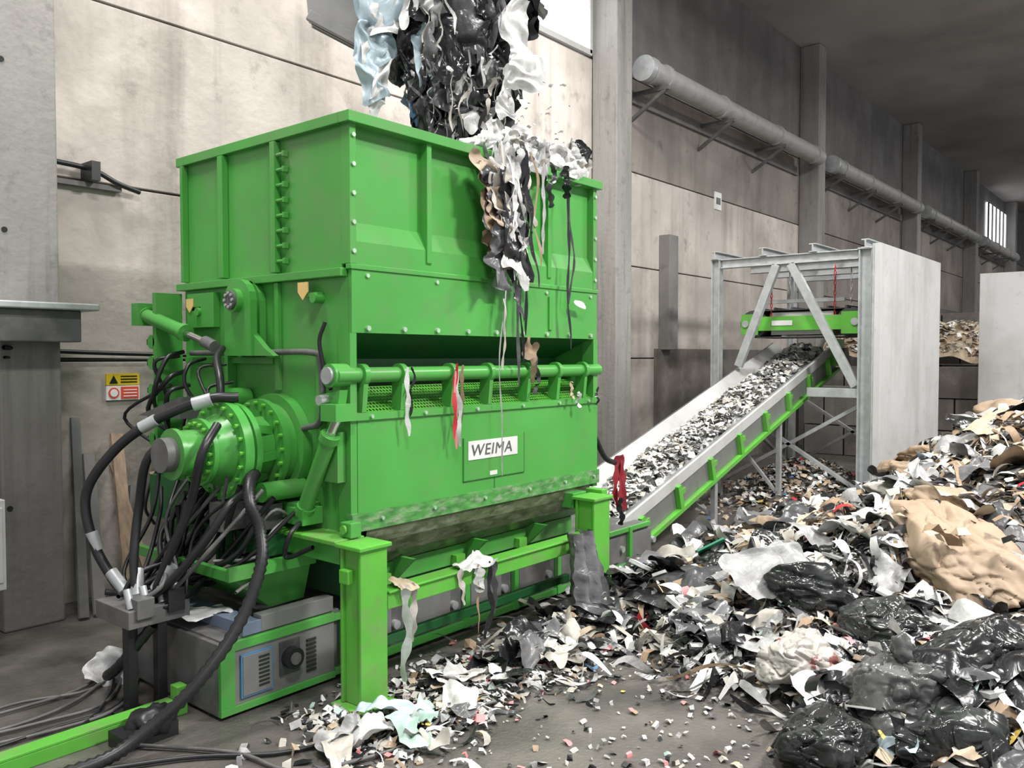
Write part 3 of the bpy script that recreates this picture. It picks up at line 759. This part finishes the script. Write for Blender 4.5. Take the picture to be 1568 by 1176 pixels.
def blockwall(name, x, y0, y1, rows):
    b = MB(); rr = random.Random(3)
    for r in range(rows):
        y = y0 - (.4 if r % 2 else 0)
        while y < y1:
            o = rr.uniform(-.02, .02)
            b.box(x + o, x + .6 + o, y + .012, min(y + .78, y1), r * .6 + .01, r * .6 + .59, STAIN if rr.random() < .6 else CONCCOL)
            y += .8
    b.obj(name, None, .03)
blockwall('concrete_block_wall', 17.2, 3.2, 6.4, 3)
blockwall('concrete_block_wall', 21.5, 1.6, 6.4, 5)
b = MB()
nx, ny = 40, 40; vs = []
def HB(x, y): return max(0.0, 2.62 * math.exp(-(((x - 19.8) / 1.9) ** 2 * .5) ** 2) * math.exp(-(((y - 4.7) / 2.4) ** 2 * .5) ** 2)) + .12 * noise.noise(V((x, y, 2)) * 2.5)
for i in range(nx + 1):
    for j in range(ny + 1):
        x = 17.85 + 3.6 * i / nx; y = 2.6 + 3.8 * j / ny; vs.append((x, y, max(0, HB(x, y))))
b.add(vs, [(i * (ny + 1) + j, (i + 1) * (ny + 1) + j, (i + 1) * (ny + 1) + j + 1, i * (ny + 1) + j + 1) for i in range(nx) for j in range(ny)], BEIGE, True)
for i in range(2600):
    x = U(17.9, 21.3); y = U(2.7, 6.3)
    chip(b, (x, y, max(0, HB(x, y)) + .03), U(.08, .2), random.choices([BEIGE, OFFW, TAN, WHITE, LGREY], [26, 34, 14, 22, 8])[0])
b.obj('shredded_wood_pile')
b = MB()
def HS(x, y): return .5 * math.exp(-(((x - 11.9) / 1.0) ** 2 + ((y - 4.4) / .8) ** 2))
nx = ny = 30; vs = []
for i in range(nx + 1):
    for j in range(ny + 1):
        x = 9.8 + 4.2 * i / nx; y = 3.6 + 2.2 * j / ny; vs.append((x, y, HS(x, y) - .01 + .04 * noise.noise(V((x, y, 1)) * 5)))
b.add(vs, [(i * (ny + 1) + j, (i + 1) * (ny + 1) + j, (i + 1) * (ny + 1) + j + 1, i * (ny + 1) + j + 1) for i in range(nx) for j in range(ny)], STAIN, True)
for i in range(1500):
    x = random.gauss(11.6, .8); y = min(5.8, max(3.6, random.gauss(4.4, .5)))
    chip(b, (x, y, HS(x, y) + .02), U(.05, .13), pick(SW2))
b.obj('spilled_shreds_pile')

# ------------------------------------------------------------------ waste heap
def H0(x, y):
    h = 1.46 * math.exp(-(((x - 10.3) / 3.6) ** 2 + ((y - .8) / 1.85) ** 2) ** 1.5)
    h += .38 * math.exp(-(((x - 6.6) / 1.45) ** 2 + ((y - 2.4) / .95) ** 2) ** 1.4)
    h += .11 * math.exp(-(((x - 5.3) / 1.1) ** 2 + ((y - 3.42) / .27) ** 2))
    h += .20 * math.exp(-(((x - 8.2) / 2.0) ** 2 + ((y - 3.35) / .5) ** 2))
    h += .22 * math.exp(-(((x - 4.9) / .6) ** 2 + ((y - .9) / .6) ** 2))
    return h
def HH(x, y):
    h = H0(x, y)
    k = min(1, h / .25)
    return h + k * (.18 * noise.noise(V((x, y, 0)) * 1.9) + .08 * noise.noise(V((x, y, 5)) * 5)) - .02
b = MB()
nx, ny = 150, 120; vs = []
for i in range(nx + 1):
    for j in range(ny + 1):
        x = 3.4 + 11.6 * i / nx; y = -2.2 + 6.3 * j / ny
        if y > 4.05: y = 4.05
        vs.append((x, y, max(-.02, HH(x, y))))
HEAPM = mat('heap_base', (.05, .045, .042), .7, var=.6, scale=14, bump=.8, bscale=20, dirt=(.30, .27, .24), damt=.85, dscale=12)
b.add(vs, [(i * (ny + 1) + j, (i + 1) * (ny + 1) + j, (i + 1) * (ny + 1) + j + 1, i * (ny + 1) + j + 1) for i in range(nx) for j in range(ny)], HEAPM, True)
def heap_ok(x, y): return y < 4.0 and not (11.1 < x < 14.5 and y > 3.05) and x < 15
def palette(x, y):
    # patches where one kind of waste dominates
    if x > 7.0 and y < 2.1: return SW2
    return SW
def cmat(x, y, w):
    q = noise.noise(V((x, y, 7)) * 1.6)
    if q > .22 and R() < .6: return random.choice([BLACK, DGREY, BLACK])
    if q < -.28 and R() < .4: return random.choice([WHITE, OFFW])
    return pick(w)
cnt = 0
while cnt < 6500:
    x = 3.8 + 9.5 * R() ** 1.35; y = U(-1.4, 3.95)
    if H0(x, y) < .035 or not heap_ok(x, y): continue
    cnt += 1
    chip(b, (x, y, HH(x, y) + U(.0, .06)), U(.04, .16), cmat(x, y, palette(x, y)))
cnt = 0
while cnt < 3600:
    x = 4.0 + 9 * R() ** 1.4; y = U(-1.4, 3.9)
    if H0(x, y) < .06 or not heap_ok(x, y): continue
    cnt += 1
    L = U(.15, .9); n = 12; a = U(0, 6.28); pts = []; px, py = x, y; c = U(-.7, .7); ph = U(0, 6)
    for i in range(n):
        pts.append(V((px, py, max(.01, HH(px, py)) + .05 + .06 * math.sin(i * .6 + ph))))
        px += math.cos(a) * L / n; py += math.sin(a) * L / n; a += c * .35
    b.ribbon(pts, U(.012, .075), cmat(x, y, palette(x, y)), U(-.8, .8), rr=.12)
cnt = 0
while cnt < 1900:
    x = 4.1 + 8.5 * R() ** 1.35; y = U(-1.4, 3.8)
    if H0(x, y) < .07 or not heap_ok(x, y): continue
    cnt += 1
    r = U(.03, .13)
    b.curl((x, y, HH(x, y) + r * .4), r, U(1.0, 3.2), U(.03, .15), cmat(x, y, palette(x, y)))
cnt = 0
while cnt < 600:
    x = 4.2 + 8.5 * R() ** 1.3; y = U(-1.3, 3.7)
    if H0(x, y) < .07 or not heap_ok(x, y): continue
    cnt += 1
    b.plate((x, y, HH(x, y) + U(.02, .09)), U(.1, .34), U(.05, .2), U(.005, .03), random.choices([WHITE, OFFW, LGREY, BEIGE, SGREEN, TAN, DGREY], [40, 20, 14, 10, 1, 12, 10])[0])
cnt = 0
while cnt < 1000:
    x = 4.2 + 8.5 * R() ** 1.3; y = U(-1.3, 3.7)
    if H0(x, y) < .09 or not heap_ok(x, y): continue
    cnt += 1
    s = U(.18, .6); a = U(0, 6.28)
    A = V((math.cos(a), math.sin(a), U(-.3, .3))) * s; B = V((-math.sin(a), math.cos(a), U(-.4, .5))) * s * U(.4, .9)
    far = x > 7
    m = random.choices([WHITE, OFFW, BLACK, DGREY, LGREY, GREYFILM, TAN, BEIGE, MINT, BLUEW, SGREEN], [20, 12, 28, 13, 10, 16, 14 if far else 3, 11 if far else 3, .6, 1.5, .3])[0]
    b.sheet((x, y, HH(x, y) + .04), A, B, 12, 10, s * .3, m, 1.6 / (s + .1))
cnt = 0
while cnt < 70:
    x = 4.9 + 7.5 * R() ** 1.2; y = U(-1.2, 3.2)
    if H0(x, y) < .18 or not heap_ok(x, y): continue
    cnt += 1
    s = U(.14, .34)
    m = random.choices([WHITE, OFFW, BAGF, BLACK, GBAG, TAN, BROWNBAG], [7, 6, 26, 10, 16, 8 if x > 7 else 1, 10 if x > 7 else 1])[0]
    b.blob((x, y, HH(x, y) + s * .05), (s, s * U(.6, 1), s * U(.4, .55)), m, .2, 1.4, 54, 36, U(0, 6), U(-.5, .5), facets=24, fold=.12)
b.obj('waste_heap')
b = MB()
b.blob((6.62, 1.42, .56), (.92, .46, .35), BROWNBAG, .22, 1.3, 140, 90, math.radians(34), math.radians(-10), facets=34, fold=.10)
b.blob((7.35, 1.55, .80), (.34, .28, .18), BROWNBAG, .25, 1.6, 80, 54, math.radians(-20), .2, facets=20, fold=.12)
for k in range(18):
    q = V((6.62, 1.42, .0)) + V((math.cos(.59), math.sin(.59), 0)) * U(-.7, .7) + V((.5, -.85, 0)) * U(-.3, .3)
    chip(b, (q.x, q.y, .86 + U(-.1, .02)), U(.08, .16), random.choice([BEIGE, TAN, BLACK]))
b.obj('torn_brown_sack')
b = MB(); b.blob((4.66, 1.20, .22), (.31, .28, .25), GBAG, .2, 1.3, 150, 96, .6, .1, flat=.005, facets=32, fold=.12)
b.blob((4.66, 1.20, .47), (.05, .05, .07), GBAG, .3, 2.5, 30, 20, facets=8); b.obj('grey_refuse_bag')
b = MB(); b.blob((4.16, 1.42, .10), (.33, .27, .17), BAGF, .2, 1.3, 150, 96, .2, .1, flat=.005, facets=30, fold=.12); b.obj('black_refuse_bag')
b = MB(); b.blob((5.35, .92, .30), (.30, .34, .21), BAGF, .2, 1.3, 150, 96, .2, .1, flat=.005, facets=30, fold=.12); b.obj('black_refuse_bag')
b = MB(); b.blob((5.55, 1.55, .30), (.30, .26, .17), BAGF, .2, 1.3, 150, 96, 1.2, .1, flat=.005, facets=30, fold=.12); b.obj('black_refuse_bag')
b = MB(); b.blob((4.40, .86, .13), (.30, .26, .18), BAGF, .2, 1.3, 150, 96, 2.2, .1, flat=.005, facets=30, fold=.12); b.obj('black_refuse_bag')
PLAID = mat('striped_bag_film', (.38, .36, .33), .4, var=.35, scale=3, bump=.4, bscale=4, film=True, dirt=(.22, .04, .04), damt=.9, dscale=3, dlo=.58, dhi=.6)
b = MB(); b.blob((4.82, 1.78, .18), (.32, .22, .19), PLAID, .2, 1.3, 150, 96, -.3, .15, flat=.005, facets=28, fold=.12); b.obj('striped_refuse_bag')
b = MB(); b.blob((5.75, 2.05, .36), (.40, .28, .19), BAGF, .2, 1.4, 110, 70, -.6, .3, facets=26, fold=.12)
b.sheet((5.65, 2.35, .50), V((.5, -.15, .1)), V((.1, .3, .2)), 26, 20, .12, LGREY, 3)
b.sheet((6.1, 2.55, .50), V((.6, .1, .1)), V((-.1, .35, .1)), 26, 20, .14, BLACK, 3); b.obj('black_film_bundle')
b = MB(); b.beam((3.9, .55, .04), (5.4, .2, .28), .22, .06, WOOD); b.obj('wooden_plank')
b = MB(); b.plate((6.25, 3.05, .42), .34, .26, .015, SGREEN, .6); b.obj('green_board_scrap')
b = MB()
cnt = 0
while cnt < 3600:
    if R() < .72:
        x = U(2.7, 6.6); y = random.gauss(3.42, .24)
    else:
        x = U(2.2, 6.6); y = U(1.2, 3.8)
    if y > 4.0 or (2.98 < x < 3.28 and 3.55 < y < 3.83) or (5.3 < x < 5.6 and 3.55 < y < 3.83) or (x < 2.9 and y < 2.9): continue
    cnt += 1
    m = random.choices([WHITE, OFFW, BLACK, DGREY, LGREY, TAN, BEIGE, PINK, RED, MINT, SBLUE, YELLOWS], [28, 20, 18, 12, 11, 6, 5, 5, .8, 1.2, .3, .4])[0]
    chip(b, (x, y, max(0, HH(x, y)) + .008), U(.02, .085) * (1.1 if y > 3 else .7), m)
cnt = 0
while cnt < 420:
    x = U(2.6, 6.3); y = random.gauss(3.35, .25)
    if y > 3.95 or (2.95 < x < 3.3 and y > 3.5) or (5.25 < x < 5.65 and y > 3.5): continue
    cnt += 1
    L = U(.08, .35); n = 8; a = U(0, 6.28); pts = []; px, py = x, y; c = U(-.9, .9)
    for i in range(n):
        pts.append(V((px, py, max(0, HH(px, py)) + .02 + .012 * math.sin(i)))); px += math.cos(a) * L / n; py += math.sin(a) * L / n; a += c * .5
    b.ribbon(pts, U(.01, .04), pick(), U(-.4, .4))
for i in range(60):
    x = U(3.3, 6.2); y = U(3.15, 3.65); s = U(.1, .24); a = U(0, 6)
    b.sheet((x, y, .06 + max(0, HH(x, y))), V((math.cos(a), math.sin(a), .1)) * s, V((-math.sin(a), math.cos(a), U(-.2, .3))) * s, 10, 9, s * .3, pick(), 5)
b.obj('floor_litter')
b = MB()
for (x, y, s, m, a) in ((2.85, 3.30, .36, WHITE, .3), (2.95, 3.12, .36, MINT, 1.2), (3.2, 3.25, .3, MINT, .6), (2.7, 3.4, .30, LGREY, .2), (3.05, 3.4, .34, BLUEW, 2.4), (2.95, 3.0, .24, OFFW, 2), (3.35, 3.1, .2, GREYFILM, 2), (2.6, 3.25, .3, OFFW, 1), (3.1, 3.32, .25, WHITE, 1.5)):
    b.sheet((x, y, .065), V((math.cos(a), math.sin(a), .05)) * s, V((-math.sin(a), math.cos(a), .1)) * s * .45, 26, 18, .075, m, 6)
b.obj('crumpled_white_film')
b = MB()
b.sheet((4.45, 3.33, .12), V((.75, .1, -.03)), V((-.05, .24, .12)), 40, 20, .10, GREYFILM, 5)
b.sheet((4.75, 3.2, .10), V((.5, -.15, 0)), V((.05, .2, .1)), 30, 16, .10, LGREY, 5)
b.sheet((4.2, 3.4, .16), V((.4, .0, 0)), V((.05, .2, .1)), 20, 12, .09, BLACK, 5)
b.obj('crumpled_grey_film')
b = MB()
vs = []; nu, nv = 18, 26
for j in range(nv + 1):
    t = j / nv
    for i in range(nu + 1):
        q = i / nu - .5
        w = .30 + .10 * math.sin(t * 3)
        vs.append((5.08 + q * w - .03 * t + .02 * noise.noise(V((i * .5, j * .4, 0))), 3.54 - .16 * t + .045 * math.sin(q * 16 + t * 3) + .03 * noise.noise(V((i * .6, j * .3, 4))), .70 - .64 * t + .02 * noise.noise(V((i * .3, 0, 8)))))
b.add(vs, [(j * (nu + 1) + i, j * (nu + 1) + i + 1, (j + 1) * (nu + 1) + i + 1, (j + 1) * (nu + 1) + i) for j in range(nv) for i in range(nu)], GREYFILM, True)
b.obj('hanging_grey_sack')
b = MB()
def hang(b, x, y, z0, z1, w, m, wob=.03, n=20, dx=0.):
    sd = U(0, 50); pts = []
    for i in range(n):
        t = i / (n - 1)
        pts.append(V((x + dx * t + wob * noise.noise(V((t * 2.5, sd, 0))), y + wob * .7 * noise.noise(V((t * 2.5, sd, 9))), z0 + (z1 - z0) * t)))
    b.ribbon(pts, w, m, U(-.5, .5), rr=.06)
for x, z1, w, m in ((3.36, .08, .07, WHITE), (3.42, .3, .05, OFFW), (3.85, .42, .05, OFFW), (4.0, .2, .03, TAN), (4.1, .15, .04, BLACK), (4.15, .3, .05, DGREY), (4.0, .48, .08, WHITE)):
    hang(b, x, 3.585, .66, z1, w, m, .05)
b.sheet((4.0, 3.63, .66), V((.26, 0, 0)), V((0, .12, .04)), 14, 10, .06, WHITE, 8)
b.sheet((3.38, 3.63, .66), V((.16, 0, 0)), V((0, .12, .03)), 14, 10, .05, BEIGE, 8)
b.obj('snagged_frame_strips')
b = MB()
for x, z0, z1, w, m in ((3.60, 1.93, 1.50, .035, WHITE), (3.62, 1.93, 1.62, .02, BLACK), (4.02, 1.95, 1.45, .035, RED), (4.05, 1.95, 1.40, .04, WHITE), (4.08, 1.94, 1.55, .03, TAN), (4.03, 1.9, 1.38, .02, PINK), (4.87, 2.1, 1.8, .06, TAN), (4.90, 2.0, 1.72, .05, DGREY), (5.35, 1.8, 1.66, .05, BEIGE), (5.7, 1.75, 1.60, .04, BLACK), (5.45, 1.72, 1.58, .04, WHITE)):
    hang(b, x, YF - .085, z0, z1, w, m, .05)
b.obj('snagged_bar_strips')
b = MB()
REDD = mat('dark_red_strap', (.28, .02, .03), .5, var=.3)
for k in range(5): hang(b, 6.28 + k * .03, 4.0, 1.12, .62, .06, REDD, .05)
hang(b, 6.30, 3.97, .75, .5, .06, BLACK, .05)
b.tube([(5.82, 4.0, 1.45), (5.95, 4.0, 1.30), (6.1, 4.0, 1.12), (6.3, 4.02, 1.05)], .025, RUBBER)
b.obj('red_strap')

# ------------------------------------------------------------------ waste being loaded
b = MB()
RT = V((.6374, -.7705, 0)); FW = V((.7705, .6374, 0))
cc = V((5.0, 4.62, 0))
def BP(l, f, z): return cc + RT * l + FW * f + V((0, 0, z))
for l, f, z, r, m in ((-.1, 0, 5.05, (.50, .45, .42), BAGF), (.1, .05, 4.6, (.44, .4, .40), DGREY), (-.12, .0, 4.25, (.36, .36, .42), GBAG), (.05, 0, 3.75, (.30, .30, .45), BAGF), (-.38, 0, 4.7, (.26, .26, .45), BAGF), (.32, 0, 5.0, (.28, .3, .35), BAGF), (.1, -.1, 4.1, (.3, .25, .5), BAGF), (-.35, -.05, 4.1, (.10, .14, .45), SBLUE), (.2, -.05, 3.6, (.2, .2, .3), LGREY)):
    b.blob(BP(l, f, z), r, m, .3, 1.6, 90, 60, U(0, 6), 0, facets=26, fold=.16)
for i in range(84):
    z = U(3.65, 5.3); t = (z - 3.4) / 1.9
    rad = .24 + .36 * min(1, t * 1.1)
    th = U(0, 6.28); l = math.cos(th) * rad * 1.0 - .04; f = -abs(math.sin(th)) * rad * .75
    if R() < .2: f = -f
    w = U(.12, .34); h = U(.3, .75)
    if l < -.26: m = random.choices([BLUEW, WHITE, BLACK, LGREY], [24, 26, 28, 16])[0]
    elif l > .25: m = random.choices([WHITE, LGREY, BLACK, DGREY], [16, 15, 44, 22])[0]
    else: m = random.choices([BLACK, DGREY, GREYFILM, WHITE, LGREY], [30, 18, 30, 5, 15])[0]
    b.sheet(BP(l, f, z), (RT * math.sin(th) + FW * math.cos(th) * .7) * w, V((U(-.12, .12), U(-.12, .12), -h)), 16, 28, .11, m, 3.6, .3)
for i in range(46):
    z = U(3.6, 5.2); l = U(-.5, .5) * (.5 + .5 * (z - 3.4) / 1.8); p0 = BP(l, -U(.2, .55), z); pts = []
    L = U(.2, .6); sd = U(0, 99)
    for k in range(14): pts.append(p0 + V((.10 * noise.noise(V((k * .2, sd, 0))), .10 * noise.noise(V((k * .2, sd, 5))), -L * k / 13)))
    b.ribbon(pts, U(.01, .045), random.choice([WHITE, BLACK, LGREY, BLACK, DGREY, OFFW]))
for l, z, w, h in ((.42, 4.42, .18, .55), (.47, 4.12, .22, .32), (.36, 3.92, .12, .45)):
    b.sheet(BP(l, -.38, z), RT * w + FW * .05, V((-.02, .02, -h)), 20, 34, .10, WHITE, 4.5, .3)
for l, z, w, h, m in ((-.60, 4.6, .26, .8, BLUEW), (-.70, 4.3, .2, .7, BLUEW), (-.5, 4.8, .3, .7, WHITE), (-.64, 4.05, .14, .45, WHITE), (-.42, 4.45, .2, .5, BLACK), (-.66, 4.5, .2, .6, WHITE)):
    b.sheet(BP(l, -.28, z), RT * w + FW * .05, V((-.02, .02, -h)), 20, 34, .12, m, 4, .3)
for i in range(70):
    chip(b, BP(U(-.1, .85), -.35 + U(-.15, .1), U(3.5, 4.1)), U(.015, .06), random.choice([WHITE, WHITE, LGREY, OFFW]))
b.obj('falling_plastic_waste')
b = MB()
for i in range(12): b.blob((U(4.2, 5.3), U(4.35, 5.2), U(3.0, 3.25)), (.4, .3, .25), random.choice([BLACK, DGREY, WHITE, LGREY]), .3, 1.6, 30, 20, facets=16)
b.box(X0 + .05, X1 - .05, YF + .12, YB - .05, 2.6, 2.95, HEAPM)
for i in range(34):
    x = U(4.5, 5.6); b.blob((x, U(3.93, 4.25), 3.48 + U(-.02, .13)), (U(.07, .17), U(.06, .12), U(.04, .09)), random.choices([WHITE, OFFW, LGREY, BLACK], [64, 10, 12, 3])[0], .3, 1.6, 36, 24, U(0, 6), facets=14, fold=.2)
for i in range(50):
    x = U(4.45, 5.6); s = U(.08, .22); b.sheet((x, YF - U(0, .06), 3.46 + U(-.05, .13)), V((s, U(-.05, .05), U(-.05, .05))), V((0, -.04, s)), 12, 12, .06, random.choices([WHITE, LGREY, OFFW, BLACK], [56, 18, 12, 6])[0], 7)
b.obj('waste_in_hopper')
b = MB()
YH = YF - .085
for i in range(34):
    z1 = U(2.4, 3.1); x = 4.52 + random.gauss(0, .08)
    hang(b, x, YH - U(0, .06), 3.46, z1, U(.02, .07), random.choices([WHITE, OFFW, DGREY, BLACK, TAN, LGREY, BEIGE], [22, 16, 16, 18, 7, 14, 4])[0], .12, dx=.14 * (3.4 - z1))
for (x, z, w, h, m) in ((4.38, 3.05, .24, .65, DGREY), (4.40, 2.85, .26, .55, TAN), (4.34, 3.12, .20, .4, BEIGE), (4.53, 3.1, .13, .85, WHITE), (4.68, 2.72, .16, .38, WHITE), (4.50, 2.95, .20, .65, BLACK), (4.42, 2.72, .22, .5, GREYFILM), (4.62, 2.5, .10, .45, DGREY), (4.62, 3.2, .14, .5, LGREY), (4.45, 3.0, .16, .55, OFFW)):
    b.sheet((x, YH - .04 - U(0, .03), z), V((w, .02, 0)), V((.07, 0, -h)), 18, 38, .09, m, 4.5, .25)
for x, z0, z1, w, m in ((4.75, 3.44, 2.15, .03, BLACK), (4.70, 3.4, 1.95, .02, BLACK), (4.66, 3.4, 1.78, .035, DGREY), (5.28, 3.42, 2.05, .035, BLACK), (5.30, 3.3, 2.4, .02, DGREY), (4.95, 3.42, 2.75, .05, LGREY), (5.05, 3.42, 3.1, .06, DGREY), (5.25, 3.45, 3.2, .08, BLACK), (4.48, 2.9, 1.16, .012, LGREY), (4.50, 2.4, 1.9, .02, OFFW)):
    hang(b, x, YH - .02, z0, z1, w, m, .06, 26)
b.sheet((4.80, YH, 2.06), V((.09, 0, 0)), V((0, 0, -.18)), 10, 12, .05, TAN, 6)
b.sheet((5.45, YH, 2.42), V((.14, 0, -.04)), V((0, 0, -.05)), 8, 4, .03, WHITE, 6)
b.obj('hanging_waste_strips')

G2 = empty('clamshell_grab')
b = MB()
def jaw(sgn):
    c = cc + V((0, 0, 5.45)); n = 12
    vs = []; W = .55
    for i in range(n + 1):
        t = math.radians(10 + 75 * i / n)
        l = sgn * (1.02 * math.cos(t)); z = -.72 * math.sin(t) + .1
        for q in (-W, W): vs.append(c + RT * l + FW * (q + .25) + V((0, 0, z)))
    b.add(vs, [(2 * i, 2 * i + 1, 2 * i + 3, 2 * i + 2) for i in range(n - 1)], GREYD, True)
    pl = [c + RT * sgn * .15 + FW * (W + .25) + V((0, 0, .35))]
    for i in range(n - 1):
        t = math.radians(10 + 75 * i / n)
        pl.append(c + RT * sgn * 1.02 * math.cos(t) + FW * (W + .25) + V((0, 0, -.72 * math.sin(t) + .1)))
    b.add(pl, [tuple(range(len(pl)))], GREYD)
jaw(-1)
b.cyl(BP(0, -.3, 5.85), BP(0, .8, 5.85), .10, GREYD)
b.box(4.75, 5.25, 4.4, 5.0, 5.8, 6.2, GREYD); b.cyl((5, 4.7, 6.1), (5, 4.7, 8.3), .12, GREYD)
b.obj('grab_jaws', G2)
b = MB()
PL = [BP(-1.34, .25, 5.25), BP(-1.30, .25, 4.76), BP(-.80, .25, 4.50), BP(-.58, .25, 4.95), BP(-.5, .25, 5.7), BP(-1.0, .25, 5.7)]
b.add(PL + [p + FW * .1 for p in PL], [(0, 1, 2, 3, 4, 5), (11, 10, 9, 8, 7, 6)] + [(i, (i + 1) % 6, 6 + (i + 1) % 6, 6 + i) for i in range(6)], GREYM)
b.beam(BP(-1.30, .20, 4.80), BP(-.80, .20, 4.54), .05, .09, GREYM)
b.obj('jaw_side_plate', G2, .01)

b = MB()
b.box(1.2, 2.355, 4.36, 4.46, .07, .085, GREENL); b.box(1.2, 2.355, 4.36, 4.375, 0, .069, GREENL); b.box(1.2, 2.355, 4.445, 4.46, 0, .069, GREENL)
b.box(2.36, 2.42, 4.36, 4.44, 0, .16, GREENL)
b.obj('green_floor_channel', None, .003)
b = MB()
for k in range(7):
    y = 4.6 + k * .09
    b.tube([(.6, y, .02), (1.2, y + U(-.1, .1), .02), (1.8, y + U(-.15, .15), .02), (2.2, y + U(-.1, .3), .02), (2.6, 5.4 + U(-.2, .2), .02)], .010, random.choice([RUBBER, GREYD, GREYD]), 6)
b.tube([(2.0, 4.2, .02), (2.3, 3.7, .02), (2.4, 3.3, .015), (2.9, 3.1, .02), (3.3, 3.2, .015), (3.6, 3.1, .02)], .011, GREYD, 6)
b.tube([(1.5, 4.2, .02), (2.1, 3.85, .02), (2.5, 3.5, .015), (3.1, 3.35, .02)], .012, RUBBER, 6)
b.obj('floor_cables')
b = MB()
b.box(1.95, 2.25, 4.15, 4.3, 0, .08, RUBBER); b.blob((2.15, 4.24, .08), (.12, .10, .08), RUBBER, .3, 2, 20, 12, flat=.003); b.obj('drain_sump_cover')
b = MB()
b.sheet((2.35, 5.15, .10), V((.22, -.15, .0)), V((.06, .1, .2)), 16, 14, .06, WHITE, 7)
b.sheet((2.62, 4.5, .50), V((.25, -.1, .0)), V((.08, .2, .02)), 12, 10, .04, WHITE, 6)
b.obj('white_rag')

# ------------------------------------------------------------------ world, camera
w = bpy.data.worlds.new('world'); scene.world = w; w.use_nodes = True
bg = w.node_tree.nodes['Background']
bg.inputs['Color'].default_value = (.93, .96, 1, 1); bg.inputs['Strength'].default_value = .75
cd = bpy.data.cameras.new('camera'); cd.lens = 29.53; cd.sensor_width = 36; cd.clip_end = 200
co = bpy.data.objects.new('camera', cd); scene.collection.objects.link(co)
co.location = (0, 0, 2.0)
co.rotation_euler = (math.radians(90 - 1.92), 0, math.radians(-50.4))
scene.camera = co
